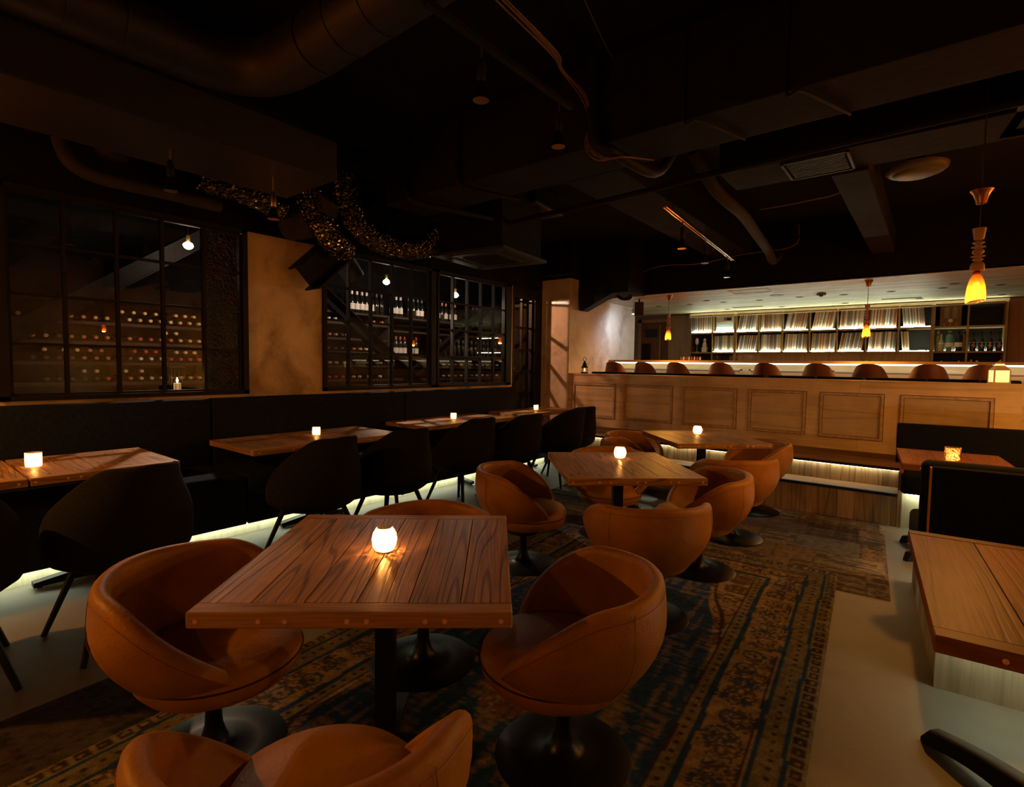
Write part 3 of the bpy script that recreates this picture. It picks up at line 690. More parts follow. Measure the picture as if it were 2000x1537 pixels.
# ================================================================== RIGHT HAND BOOTHS (turned 4.6 degrees)
AR = math.radians(4.6); cr, sr = math.cos(AR), math.sin(AR); PV = (.062, 2.83)
def RX(a, b):  # local frame: a = along bench (right), b = depth, origin at the near plinth corner
    return (PV[0]+a*cr-b*sr, PV[1]+a*sr+b*cr)
def bench(label, b_back, b_seat0, b_seat1, zt, group, plinth, backs, nub=False):
    o = RX(0, 0); t = thing('booth_bench', label, 'bench', (o[0], o[1], 0), AR, group)
    pl = MB().box(0, 2.2, plinth[0], plinth[1], 0, .30).build('plinth', M['plinth'], t)
    for s0, s1 in b_seat0:
        MB().bbox(-.03, 2.2, s0, s1, .325, .475, .03).build('seat_cushion', M['booth'], t, True)
    for (y0, y1, x0, z) in backs:
        MB().bbox(x0, 2.2, y0, y1, .40, z, .025).build('backrest', M['booth'], t, True)
    return t
# far bench against the step
o = RX(0, 2.75)
t = thing('booth_bench', 'black upholstered booth bench farthest back beside the wooden step', 'bench', (o[0], o[1], 0), AR, 'black booth benches')
MB().box(0, 2.1, 0, .75, 0, .31).build('plinth', M['plinth'], t)
MB().bbox(-.02, 2.1, -.12, .62, .31, .475, .035).build('seat_cushion', M['booth'], t, True)
MB().bbox(-.03, 2.1, .60, .74, .36, .845, .02).build('backrest', M['booth'], t, True)
MB().box(.02, 2.1, -.05, -.03, .300, .309).build('led_strip', M['led_booth'], t)
MB().lathe([(.012, 0), (.012, .01)], 10).build('caster_button', M['black'], t, False, (.2, -.10, .295))
# double bench between the two tables
o = RX(0, 0)
t = thing('booth_bench', 'black upholstered double booth bench between the two right hand tables', 'bench', (o[0], o[1], 0), AR, 'black booth benches')
MB().box(0, 2.2, 0, 1.33, 0, .30).build('plinth', M['plinth'], t)
MB().bbox(.0, 2.2, -.05, .62, .31, .475, .035).build('seat_cushion', M['booth'], t, True)
MB().bbox(-.03, 2.2, .78, 1.38, .31, .475, .035).build('seat_cushion', M['booth'], t, True)
MB().bbox(-.028, 2.2, .70, .80, .36, .872, .035).build('backrest', M['booth'], t, True)
MB().bbox(.012, 2.2, .655, .70, .40, .852, .012).build('back_pad', M['booth'], t, True)
MB().box(.004, .012, .66, .702, .42, .845).build('edge_strip', M['strip'], t)
MB().box(.03, 2.2, -.046, -.03, .300, .309).build('led_strip', M['led_booth'], t)
MB().box(.03, 2.2, 1.342, 1.36, .300, .309).build('led_strip', M['led_booth'], t)
# booth tables
def arched_table(name, label, W, D, nb, loc, rot, reach, tall=.085):
    t = make_table(name, label, W, D, nb, loc, rot, base=None, group='plank booth tables', plugs=3, mt='booth_table', me_='booth_end')
    MB().lathe([(.055, .06), (.04, .12), (.035, .2), (.035, .67)], 20).build('column', M['black'], t, True)
    MB().box(-.16, .16, -.16, .16, .668, .677).build('mounting_plate', M['black'], t)
    for a in (PI/4, 3*PI/4, 5*PI/4, 7*PI/4):
        c, s = math.cos(a), math.sin(a); rows = []
        for k in range(13):
            u = k/12; r_ = .03+(reach-.03)*u; zt = tall*(1-.62*u**2.2)+.02; zl = max(.0, (tall*.42)*math.sin(PI*min(1, u*1.05))*.9)
            wq = .034-.008*u
            if k == 12: zt = .018; wq = .016
            zl = min(zl, zt-.012) if k < 12 else 0
            rows.append([(c*r_-s*q, s*r_+c*q, z) for q, z in ((-wq, zl), (-wq, zt-.006), (-wq+.008, zt), (wq-.008, zt), (wq, zt-.006), (wq, zl))])
        m = MB(); m.grid(rows, closev=True); m.f += [tuple(range(5, -1, -1)), tuple(72+i for i in range(6))]; m.mi += [0, 0]
        m.build('foot', M['black'], t, True)
    return t
c2 = RX(.25, -.735); arched_table('booth_table', 'plank booth table nearest the viewer at the right edge of the picture', .76, 1.0, 4, (c2[0], c2[1], 0), AR, .44)
c1 = RX(.24, 2.03); arched_table('booth_table', 'plank booth table with a square cut glass candle', .62, .86, 3, (c1[0], c1[1], 0), AR, .36)

# ================================================================== CANDLES
def candle(loc, kind, label, s=1.0, power=None):
    t = thing('candle_holder', label, 'candle', loc, 0, 'lit glass candle holders')
    if kind == 'ball':
        prof = [(.018, .002), (.030, .006), (.038, .022), (.041, .042), (.038, .060), (.030, .076), (.024, .081)]; mat = M['candleglass']; seg = 28
    elif kind == 'cup':
        prof = [(.030, .001), (.033, .004), (.034, .04), (.034, .072)]; mat = M['candleglass']; seg = 24
    if kind == 'cube':
        m = MB(); w_ = .045; m.box(-w_, w_, -w_, -w_+.006, 0, .092).box(-w_, w_, w_-.006, w_, 0, .092).box(-w_, -w_+.006, -w_, w_, 0, .092).box(w_-.006, w_, -w_, w_, 0, .092)
        m.build('glass', M['cubeglass'], t)
    else:
        m = MB(); vs_p = [(r*s, z*s) for r, z in prof]; m.lathe(vs_p, seg, cap=False)
        if kind == 'ball':  # pressed studs
            m.v = [(x*(1+.02*((i+j) % 2)), y*(1+.02*((i+j) % 2)), z) for j in range(len(prof)) for i, (x, y, z) in enumerate(m.v[j*seg:(j+1)*seg])]
        m.build('glass', mat, t)
    MB().lathe([(.019, .001), (.019, .018), (.003, .019)], 16).build('wax', M['wax'], t, True)
    MB().lathe([(.001, .022), (.0055, .029), (.004, .040), (.0005, .05)], 10).build('flame', M['flame'], t, True)
    l = point('candle_glow', (0, 0, .040), power or P_CANDLE, CANDLE, .006); l.parent = t
    return t
candle((-1.409, 1.083, .72), 'ball', 'round pressed glass candle holder on the foreground table', 1.0, P_CANDLE*1.5)
candle((-1.649, 3.25, .72), 'ball', 'round pressed glass candle holder on the middle square table', 1.0)
candle((-1.711, 4.945, .72), 'ball', 'round pressed glass candle holder on the farthest square table', 1.0)
candle((-4.06, .615, .72), 'cup', 'gold flecked glass candle cup on the nearest banquette tables', 1.15)
candle((-4.15, 2.464, .72), 'cup', 'small glass candle cup on the banquette table below the plaster wall', .95, P_CANDLE*.6)
candle((-4.28, 4.262, .72), 'cup', 'small glass candle cup on the banquette table below the middle window', .95, P_CANDLE*.6)
candle((-4.374, 6.0, .72), 'cup', 'small glass candle cup on the farthest banquette table', .95, P_CANDLE*.5)
candle((.135, 4.818, .72), 'cube', 'square cut glass candle holder on the right hand booth table', 1.0)

# ================================================================== PENDANTS
SHP = [(.041, .0), (.0425, .02), (.041, .05), (.037, .085), (.030, .115), (.019, .14), (.013, .15)]
def pendant(x, y, zb, ztop, label, hang=None, power=None):
    t = thing('pendant_lamp', label, 'lamp', (x, y, zb), 0, 'beaded pendant lamps')
    MB().lathe(SHP, 28, cap=False).slant(.25, .14).build('lamp_shade', M['ambershade'], t, True)
    MB().lathe([(.004, .03), (.018, .045), (.022, .065), (.016, .09), (.01, .105)], 14).build('light_bulb', M['bulb'], t, True)
    MB().lathe([(.012, .14), (.02, .15), (.012, .165)], 14).build('socket', M['brass'], t, True)
    z = .165
    for prof in ([(.031, 0), (.032, .004), (.030, .03), (.027, .038), (.020, .045)], [(.014, 0), (.024, .010), (.014, .020)], [(.031, 0), (.031, .003)], [(.012, 0), (.024, .010), (.026, .018), (.024, .026), (.012, .036)],
                 [(.031, 0), (.031, .003)], [(.010, 0), (.016, .008), (.028, .018), (.012, .028)], [(.020, 0), (.022, .006), (.029, .056), (.029, .060)]):
        h = prof[-1][1]+.004; MB().lathe([(r, zz) for r, zz in prof], 18, ).build('bead', M['bead'], t, True, (0, 0, z)); z += h+.001
    top = hang if hang else ztop
    MB().tube([(0, 0, z), (0, 0, top-zb-.075)], .003, 6).build('cord', M['cabledk'], t)
    MB().lathe([(.008, -.075), (.022, -.07), (.028, -.045), (.036, -.02), (.048, -.003), (.05, 0)], 20).build('canopy', M['copper'], t, True, (0, 0, top-zb))
    if hang: MB().tube([(0, 0, top-zb), (0, 0, ztop-zb)], .004, 6).build('drop_rod', M['cabledk'], t)
    l = point('pendant_glow', (0, 0, .012), power or P_PEND, WARM, .03); l.parent = t
    return t
pendant(-3.15, 7.68, 1.765, 2.43, 'beaded amber glass pendant farthest left over the bar')
pendant(-.655, 7.68, 1.752, 2.43, 'beaded amber glass pendant in front of the record shelves')
pendant(.16, 3.78, 1.725, CZ, 'large looking beaded amber glass pendant hanging nearest at the right', hang=2.315)
pendant(1.9, 2.74, 1.85, CZ, 'beaded amber glass pendant over the right hand booths', hang=2.4, power=P_PEND*.35)
pendant(2.0, 5.4, 1.95, CZ, 'unseen beaded amber glass pendant added at the far right to light the partition', hang=2.4, power=P_PEND*3.9)  # lamp added out of view to brighten the partition
pendant(-3.55, -.95, 2.0, CZ, 'unseen beaded amber glass pendant added over the near banquette for warm light', hang=2.5, power=P_FRONT)  # unseen lamp added for the warm light on left wall and near chairs
pendant(-.55, -1.1, 1.95, CZ, 'unseen beaded amber glass pendant added behind the viewer as fill light', hang=2.5, power=P_FRONT*.10)  # weak unseen lamp added to fill the near front edges

# ================================================================== LANTERNS
t = thing('storm_lantern', 'black storm lantern with a ring handle on the left end of the partition', 'lantern', (-4.055, 6.775, 1.238))
MB().lathe([(.055, 0), (.055, .012), (.048, .016), (.048, .022)], 20).build('base', M['black'], t, True)
MB().lathe([(.046, .022), (.05, .05), (.046, .085)], 20, cap=False).build('glass', M['clear'], t, True)
MB().lathe([(.052, .085), (.054, .092), (.036, .112), (.030, .118), (.034, .124), (.034, .134), (.020, .15), (.024, .156), (.012, .175), (.01, .185)], 20).build('lid', M['black'], t, True)
ring = [(.026*math.cos(a), 0, .212+.028*math.sin(a)) for a in [2*PI*k/24 for k in range(25)]]; MB().tube(ring, .004, 6).build('ring_handle', M['black'], t, True)
for k in range(4): MB().tube([(.05*math.cos(k*PI/2), .05*math.sin(k*PI/2), .015), (.05*math.cos(k*PI/2), .05*math.sin(k*PI/2), .09)], .003, 5).build('guard_wire', M['black'], t)
MB().lathe([(.018, .022), (.018, .045)], 12).build('candle', M['wax'], t, True); MB().lathe([(.001, .047), (.004, .053), (.0005, .066)], 8).build('flame', M['flame'], t)
point('lantern_glow', (0, 0, .06), .5, CANDLE, .01).parent = t
def house_lantern(loc, label, s=1.0, rot=.3):
    t = thing('house_lantern', label, 'lantern', loc, rot); w_ = .058*s; h = .125*s
    MB().box(-w_-.006, w_+.006, -w_-.006, w_+.006, 0, .012).build('base', M['lantcream'], t)
    for sx, sy in ((1, 0), (-1, 0), (0, 1), (0, -1)):
        m = MB()
        if sx: m.box(sx*w_-.001, sx*w_+.001, -w_+.006, w_-.006, .014, h)
        else: m.box(-w_+.006, w_-.006, sy*w_-.001, sy*w_+.001, .014, h)
        m.build('pane', M['lanternglass'], t)
    m = MB()
    for sx in (-1, 1):
        for sy in (-1, 1): m.box(sx*w_-.005, sx*w_+.005, sy*w_-.005, sy*w_+.005, .012, h)
    m.build('frame', M['lantcream'], t)
    rr = w_*1.5
    MB().lathe([(rr*1.02, h), (rr*.5, h+.045*s)], 4).build('roof', M['lantcream'], t, False, None, PI/4)
    MB().lathe([(rr*.42, h+.045*s), (rr*.42, h+.062*s)], 4).build('vent_cap', M['lanternglass'], t, False, None, PI/4)
    MB().lathe([(rr*.6, h+.062*s), (.004, h+.09*s), (.004, h+.1*s)], 4).build('roof_tip', M['lantcream'], t, False, None, PI/4)
    MB().lathe([(.02, .013), (.02, .04)], 12).build('candle', M['wax'], t, True); MB().lathe([(.001, .042), (.007, .052), (.0005, .075)], 8).build('flame', M['flame'], t)
    point('lantern_glow', (0, 0, .16), .8, CANDLE, .02).parent = t
    return t
house_lantern((.492, 6.775, 1.238), 'small cream house shaped lantern glowing on the right end of the partition')
t = thing('wire_lantern', 'wire cage lantern glowing behind the lower panes of the nearest window', 'lantern', (-5.15, 1.735, 1.08))
for k in range(12):
    a = 2*PI*k/12; MB().tube([(.06*math.cos(a), .06*math.sin(a), 0), (.06*math.cos(a), .06*math.sin(a), .22 if k % 3 else .27)], .0022, 5).build('cage_wire', M['black'], t)
for z in (.005, .11, .21): MB().tube([(.06*math.cos(a), .06*math.sin(a), z) for a in [2*PI*k/24 for k in range(25)]], .0025, 5).build('cage_ring', M['black'], t)
MB().lathe([(.028, 0), (.028, .07)], 16).build('candle', M['wax'], t, True); MB().lathe([(.001, .075), (.010, .088), (.001, .12)], 8).build('flame', M['flame'], t)
point('lantern_glow', (0, 0, .12), .6, CANDLE, .02).parent = t
tag(MB().box(-5.4, -4.93, -1.5, 6.0, 1.04, 1.075).build('window_ledge', M['shelfb']), 'dark wooden ledge inside the wine room below the windows', 'ledge')

# ================================================================== BAR COUNTER AND STOOLS
ct = thing('bar_counter', 'long wooden bar counter with a lit edge and cream front', 'counter', (-1, 8.2, .47)); CO = (-1, 8.2, .47)
def cb(mb, name, mat, par=ct): return loc_mb(mb, name, mat, par, False, CO)
cb(MB().box(-4.34, 2.2, 7.95, 8.55, 1.425, 1.458), 'counter_top', M['counter'])
fr = cb(MB().box(-4.34, 2.2, 8.16, 8.5, .47, 1.425), 'front_panel', M['cream'])
cb(MB().box(-4.30, 2.2, 8.06, 8.085, 1.405, 1.4245), 'led_strip', M['led_bar'])
for k in range(6):
    x0 = -4.2+k*1.05; m = MB(); y = 8.148; z0, z1 = .62, 1.335
    m.box(x0, x0+.95, y, 8.16, z1-.022, z1).box(x0, x0+.95, y, 8.16, z0, z0+.022).box(x0, x0+.022, y, 8.16, z0, z1).box(x0+.928, x0+.95, y, 8.16, z0, z1)
    cb(m, 'moulding', M['white'])
tag(MB().bbox(-3.72, -2.6, 8.12, 8.42, 1.459, 1.466, .002).build('bar_mat', M['black_matt']), 'thin black mat lying on the left of the bar counter', 'mat')
def stool_proto():
    t = thing('bar_stool', 'x', 'stool'); NT = 32; P = []
    for i in range(NT+1):   # back shell wraps behind, local +x faces the counter
        th = math.radians(100+160*i/NT); row = []; u = abs((i/NT)-.5)*2; H = .66+.29*(max(0, 1-u**2.6))**.55
        for k in range(9):
            z = .64+(H-.64)*k/8; r_ = .205-.05*smst(.7, .95, z)*u; row.append((r_*math.cos(th)-.10*(z-.64), (r_)*math.sin(th), z))
        for k in range(9):
            z = H-(H-.64)*k/8; r_ = .175-.05*smst(.7, .95, z)*u; row.append((r_*math.cos(th)-.10*(z-.64), r_*math.sin(th), z))
        P.append(row)
    m = MB(); m.grid(P, closev=True); m.build('backrest', M['stool'], t, True)
    MB().lathe([(.17, .60), (.20, .62), (.205, .65), (.18, .67), (.02, .675)], 28).build('seat', M['stool'], t, True)
    for sx in (-1, 1):
        for sy in (-1, 1): MB().tube([(sx*.10, sy*.10, .61), (sx*.19, sy*.19, 0)], .012, 8).build('leg', M['black'], t)
    MB().tube([(.17*math.cos(a), .17*math.sin(a), .2) for a in [2*PI*k/20 for k in range(21)]], .008, 6).build('foot_ring', M['black'], t)
    return t
sx_ = [-3.87, -3.37, -2.87, -2.27, -1.68, -1.10, -.57, -.04, .43]
names = ['first', 'second', 'third', 'fourth', 'fifth', 'sixth', 'seventh', 'eighth', 'ninth']
s0 = stool_proto()
for i, x in enumerate(sx_):
    lab = 'brown rounded bar stool back behind the partition, %s from the left' % names[i]
    if i == 8: lab = 'brown rounded bar stool back behind the glowing house lantern'
    if i == 0: s0.location = (x, 7.48, .47); s0.rotation_euler = (0, 0, PI/2); tag(s0, lab, 'stool', 'bar stools along the counter')
    else: dup(s0, (x, 7.48, .47), PI/2+random.uniform(-.1, .1), lab, 'bar stools along the counter')

# ================================================================== BACK BAR CABINET
YF, YB = 10.40, 10.74; cs = 10.4/9.5
cab = thing('shelf_cabinet', 'wall wide wooden shelf cabinet holding vinyl records behind the bar', 'cabinet', (-1.4, 10.57, .47)); CB_ = (-1.4, 10.57, .47)
def kb(mb, name, mat, par=cab): return loc_mb(mb, name, mat, par, False, CB_)
dx = [v*cs for v in (-3.477, -3.084, -2.694, -2.315, -1.956, -1.564, -1.187, -.812, -.421, -.03, .345, .728)]
zz = [1.20, 1.655, 2.035, 2.40]
kb(MB().box(dx[0], dx[-1], YB-.01, YB, .5, 2.42), 'back_panel', M['cab_back'])
for i, x in enumerate(dx):
    w_ = .05 if i in (2, 9) else .022
    if i in (0, 11): w_ = .03
    lowest = 1.20 if i in (0, 1, 2, 9, 10, 11) else 1.64
    kb(MB().box(x-w_/2, x+w_/2, YF-(.012 if i in (2, 9) else 0), YB-.01, lowest, 2.40), 'upright', M['cabinet_v'])
for z in zz[1:3]: kb(MB().box(dx[0], dx[-1], YF+.004, YB-.01, z-.028, z), 'shelf', M['cabinet'])
kb(MB().box(dx[0]-.02, dx[-1]+.02, YF-.01, YB-.01, 2.375, 2.415), 'top_rail', M['cabinet'])
kb(MB().box(dx[2], dx[9], YF+.06, YF+.08, 1.20, 1.627), 'lower_door_panel', M['cabinet_v'])
kb(MB().box(dx[0]-.03, dx[-1]+.03, YF-.02, YB-.01, .47, 1.20), 'base_unit', M['cabinet_v'])
kb(MB().box(dx[0]-.55, dx[0]-.03, YF+.25, YB, .47, 2.42), 'side_panel', M['cabinet_v'])
kb(MB().box(dx[-1]+.03, 2.35, YF+.1, YB, .47, 2.42), 'side_panel', M['reddoor'])
for z, (i0, i1) in ((zz[1], (0, 9)), (zz[2], (0, 9))):
    for i in range(i0, i1):
        if (z, i) == (zz[1], 0): continue
        kb(MB().box(dx[i]+.03, dx[i+1]-.03, YF+.006, YF+.016, z+.001, z+.010), 'led_strip', M['led_shelf'])
for i in (9, 10): kb(MB().box(dx[i]+.03, dx[i+1]-.03, YB-.03, YB-.02, zz[1]+.001, zz[1]+.008), 'led_strip', M['led_shelf'])
kb(MB().box(dx[0], dx[-1], YF-.10, YF-.01, 2.335, 2.345), 'fill_ledge', M['cabinet'])  # ledge added to carry and hide the ceiling fill strip
kb(MB().box(dx[0], dx[-1], YF-.085, YF-.075, 2.346, 2.349), 'led_strip', M['led_ceil_fill'])  # added glowing strip that brightens the bar ceiling, not a seen fitting
kb(MB().box(dx[0], dx[-1], YF-.104, YF-.10, 2.335, 2.354), 'fill_lip', M['cabinet'])  # lip added to screen the fill strip from view
# records: a box 31 x 31 cm, spine to the front
spc = [(.62, .58, .46), (.70, .66, .55), (.50, .46, .36), (.10, .09, .08), (.34, .13, .07), (.42, .24, .12), (.16, .13, .10), (.13, .17, .24), (.55, .40, .22), (.30, .28, .23), (.66, .60, .50), (.24, .10, .08)]
spm = []; spn = ['cream', 'white', 'khaki', 'black', 'red brown', 'tan', 'dark brown', 'navy', 'ochre', 'grey', 'ivory', 'maroon']
for k, c in enumerate(spc):
    m = plain('record_spine_%d' % k, c, .6, var=.35, vscale=25)
    spm.append(MB().box(-.5, .5, 0, .31, 0, .31).mesh('record_sleeve', m))
def ordn(i): return ['first', 'second', 'third', 'fourth', 'fifth', 'sixth', 'seventh', 'eighth', 'ninth', 'tenth', 'eleventh'][i]
count = 0
for row, z in ((1, zz[2]), (0, zz[1])):
    for i in range(9):
        if (row == 1 and i == 1) or (row == 0 and i == 0): continue
        x0, x1 = dx[i]+.03, dx[i+1]-.03
        if row == 1 and i == 8: x1 = x0+.27
        if row == 0 and i == 8: x1 = x0+.09
        tilt = random.choice((0, .05, .09, .14, .03)) if i in (2, 4, 5, 6, 7) else 0
        if row == 1 and i in (4, 5): tilt = .16
        if row == 1 and i == 8 or row == 0 and i == 8: tilt = -.10
        x = x0; lean = math.sin(abs(tilt))*.31
        if tilt < 0: x += 0; x1 -= lean*.2
        xe = x1-(lean if tilt > 0 else 0)
        rn = 'upper' if row else 'lower'
        while x < xe:
            w_ = random.uniform(.011, .024); ki = random.randrange(12); sn = spn[ki]; o = link('record_sleeve', spm[ki])
            sc_ = random.uniform(.96, 1.0)
            o.scale = (w_*.92, 1, sc_); o.location = (x+w_/2+(lean if tilt < 0 else 0), YF+.022+random.uniform(0, .012), z+.011)
            o.rotation_euler = (0, tilt*random.uniform(.85, 1.1), 0)
            tag(o, '%s record spine in the %s row of the bar shelves, %s compartment from left' % (sn, rn, ordn(i)), 'record', '%s records in the %s row, %s compartment from the left' % (sn, rn, ordn(i)))
            x += w_/max(.9, math.cos(tilt)); count += 1
# things among the records
def at(x, z, y=YF+.06): return (x, y, z)
t = thing('boombox', 'silver stereo receiver stack in the upper shelf row between records', 'stereo', at((dx[1]+dx[2])/2, zz[2]))
MB().box(-.17, .17, 0, .2, 0, .05).build('base', M['white'], t); MB().bbox(-.165, .165, 0, .2, .051, .17, .004).build('tape_deck', plain('pale_blue_panel', (.30, .42, .42), .4), t)
r_ = MB().bbox(-.17, .17, 0, .2, .175, .30, .004).build('tuner', plain('champagne_panel', (.42, .36, .26), .4), t)
MB().box(.03, .12, -.004, 0, .22, .28).build('display', M['black'], r_); MB().box(-.15, .15, -.004, 0, .065, .10).build('dial_scale', M['white'], t)
for k in range(4): MB().lathe([(.012, 0), (.010, .012)], 12).build('knob', M['chrome'], t, True, (-.14+k*.035, 0, .205), (PI/2, 0, 0))
m = MB()
for k in range(6): m.box(-.02+k*.008, -.016+k*.008, -.003, 0, .215, .285)
m.build('speaker_slots', M['black'], t)
t = thing('table_microphone', 'chrome vintage microphone on a stand in the lower left shelf compartment', 'microphone', at(dx[0]+.12, zz[1]))
MB().lathe([(.045, 0), (.045, .01), (.012, .02), (.008, .03), (.008, .15)], 18).build('stand', M['chrome'], t, True)
MB().lathe([(.012, .15), (.03, .17), (.034, .21), (.028, .26), (.01, .28)], 18).build('head', M['white'], t, True)
t = thing('figurine', 'pale seated figurine beside the microphone on the shelf', 'figurine', at(dx[0]+.27, zz[1]))
MB().bbox(-.05, .05, -.03, .05, 0, .10, .006).build('plinth_block', M['white'], t)
m = MB(); m.lathe([(.04, .10), (.045, .14), (.03, .19), (.018, .205)], 16); m.lathe([(.012, .20), (.028, .22), (.026, .25), (.008, .27)], 16, .005, -.01); m.build('figure', M['white'], t, True)
t = thing('cathedral_radio', 'old wooden table radio with arched grille and round dial', 'radio', at((dx[9]+dx[10])/2, zz[2]))
R_ = plain('radio_walnut', (.10, .055, .025), .4); MB().bbox(-.13, .13, 0, .2, 0, .33, .01).build('case', R_, t)
for sx in (-1, 1):
    P = [(sx*(.012+.05*0), 0, 0)]
    arch = [(sx*.018, .12), (sx*.075, .12), (sx*.080, .24), (sx*.066, .285), (sx*.045, .30), (sx*.026, .285), (sx*.018, .24)]
    m = MB(); n_ = len(arch); m.add([(a, -.003, b) for a, b in arch]+[(a, .001, b) for a, b in arch], [tuple(range(n_)), tuple(range(2*n_-1, n_-1, -1))]+[(i, (i+1) % n_, n_+(i+1) % n_, n_+i) for i in range(n_)])
    m.build('arched_grille', plain('radio_cloth', (.20, .14, .07), .8), t)
MB().lathe([(.042, 0), (.040, .006)], 24).build('dial_ring', R_, t, True, (0, 0, .085), (PI/2, 0, 0)); MB().lathe([(.028, 0), (.027, .009)], 24).build('dial', plain('radio_dial', (.55, .42, .16), .4), t, True, (0, 0, .085), (PI/2, 0, 0))
for x in (-.07, 0, .07): MB().lathe([(.010, 0), (.009, .014)], 12).build('knob', M['brass'], t, True, (x, 0, .028), (PI/2, 0, 0))
def bottle(name, label, loc, kind, glass, lab=None, cap=None, h=.30, r=.037, group=None, emb=None):
    t = thing(name, label, 'bottle', loc, random.uniform(-.2, .2), group)
    if kind == 'wine': prof = [(r*.9, 0), (r, .006), (r, h*.60), (r*.86, h*.67), (r*.42, h*.76), (r*.38, h*.97), (r*.42, h*.975), (r*.40, h)]
    elif kind == 'square': prof = [(r*.75, 0), (r*.8, .005), (r*1.0, h*.70), (r*.75, h*.80), (r*.35, h*.83), (r*.33, h*.9), (r*.5, h*.92), (r*.5, h)]
    else: prof = [(r*.95, 0), (r*1.05, .006), (r*1.1, h*.42), (r*.9, h*.55), (r*.35, h*.68), (r*.33, h*.92), (r*.45, h*.93), (r*.42, h)]
    MB().lathe(prof, 20).build('glass', glass, t, True)
    if lab:
        z0, z1 = (h*.14, h*.46) if kind != 'square' else (h*.2, h*.42)
        MB().lathe([(r*1.06, z0), (r*1.1 if kind == 'flask' else r*1.03, z1)], 20, cap=False).build('label', lab, t, True)
    if cap: MB().lathe([(r*.44, h*.86), (r*.46, h*.99), (r*.3, h*1.005)], 14).build('cap', cap, t, True)
    if emb: MB().box(-.006, .006, -r*1.16, -r*1.05, h*.16, h*.44).box(-.02, .02, -r*1.16, -r*1.05, h*.24, h*.29).build('emblem', emb, t)
    return t
G1 = plain('green_bottle', (.16, .22, .08), .15, spec=.7); G2 = plain('clear_bottle', (.42, .45, .30), .12, spec=.7); G3 = plain('blue_bottle', (.12, .30, .38), .2, spec=.7); G4 = plain('ink_bottle', (.012, .016, .03), .12, spec=.7)
xb = dx[9]+.07
bottle('spirit_bottle', 'green square bottle at the left of the bottle compartment', at(xb, zz[1]), 'square', G1, None, M['chrome'], .31, .045)
bottle('spirit_bottle', 'short clear green tinted bottle in front of the green square bottle', at(xb+.04, zz[1], YF+.02), 'flask', G2, M['labelw'], M['chrome'], .26, .036)
bottle('spirit_bottle', 'pale blue square bottle with a white label', at(xb+.135, zz[1]), 'square', G3, M['labelw'], M['unit'], .31, .045)
bottle('spirit_bottle', 'ink dark square bottle with a white label', at(xb+.245, zz[1]), 'square', G4, M['labelw'], M['black'], .31, .045)
bottle('spirit_bottle', 'grey square bottle farthest right in its compartment', at(xb+.31, zz[1], YF+.1), 'square', plain('smoke_bottle', (.18, .17, .14), .2), None, M['unit'], .31, .04)
for k in range(4):
    em = plain('emblem_%d' % k, [(.50, .16, .05), (.35, .40, .50), (.55, .26, .06), (.45, .24, .08)][k], .5)
    bottle('spirit_bottle', ['dark bottle with a red cross emblem', 'dark bottle with a pale blue cross emblem', 'dark bottle with an orange cross emblem', 'dark bottle with a brown cross emblem'][k]+' in the far right compartment', at(dx[10]+.07+k*.095, zz[1]), 'flask', G4, plain('band_%d' % k, (.25, .24, .2), .5), M['black'], .29, .036, None, em)
for i in (9, 10):
    for k in range(5):
        bottle('bar_bottle', 'dark bottle neck above the counter, lowest shelf row, '+('column under the radio' if i == 9 else 'rightmost column'), at(dx[i]+.06+k*.068, 1.2), 'wine', M['bottle'], None, [M['brass'], M['white'], M['black'], M['brass'], M['copper']][k], random.uniform(.27, .33), .03, 'bottles low in the %s column' % ('radio' if i == 9 else 'rightmost'))
jr = plain('jar_lid_red', (.4, .06, .04), .4)
for k in range(8):
    t = tag(MB().lathe([(.014, 0), (.014, .05), (.011, .055), (.011, .065)], 10).build('spice_jar', [jr, M['white']][k % 2], None, True, at(dx[1]+.05+k*.042, 1.458, 8.45)), 'small %s capped jar in the row on the bar counter' % ('red' if k % 2 == 0 else 'white'), 'jar', 'small %s jars on the counter' % ('red' if k % 2 == 0 else 'white'))
    t.location = (-3.25+k*.045, 8.49, 1.458)
for k, x in enumerate((-2.64, -2.45, -2.30, -2.18, -2.14)):
    o = MB().lathe([(.022, 0), (.025, .05), (.027, .085)], 14, cap=False).build('tumbler', M['clear'], None, True, (x, 8.48, 1.458)); tag(o, 'clear tumbler on the bar counter before the dark lower shelf', 'glass', 'tumblers on the counter')
# bar ceiling fittings
dn = MB(); dn.lathe([(.055, -.004), (.055, 0), (.04, 0), (.04, -.004)], 20, cap=False); dnm = dn.mesh('trim', M['chrome']); dni = MB().lathe([(.040, -.002), (.018, -.0025)], 18).mesh('lens', M['black'])
dns = [(-3.3, 8.93), (-2.9, 8.59), (-2.74, 8.93), (-2.19, 8.96), (-3.01, 10.05), (-1.61, 8.88), (-2.11, 10.11), (-1.17, 10.08), (-1.05, 8.91), (-.5, 8.89), (.16, 8.52), (.05, 8.86), (.61, 8.91), (.70, 10.04), (-4.2, 8.91), (-3.86, 8.94), (-.21, 9.99)]
for i, (x, y) in enumerate(dns):
    row = 'front' if y < 9.5 else 'back'
    t = thing('recessed_downlight', 'small unlit round recessed downlight in the %s row of the pale board ceiling' % row, 'light', (x, y, 2.43), 0, 'downlights in the %s row of the bar ceiling' % row); link('trim', dnm, t); link('lens', dni, t)
tag(MB().lathe([(.09, -.006), (.09, 0)], 28).build('flush_disc', M['dome'], None, True, (-1.85, 8.52, 2.43)), 'flat pale round cover plate on the bar ceiling', 'cover plate')
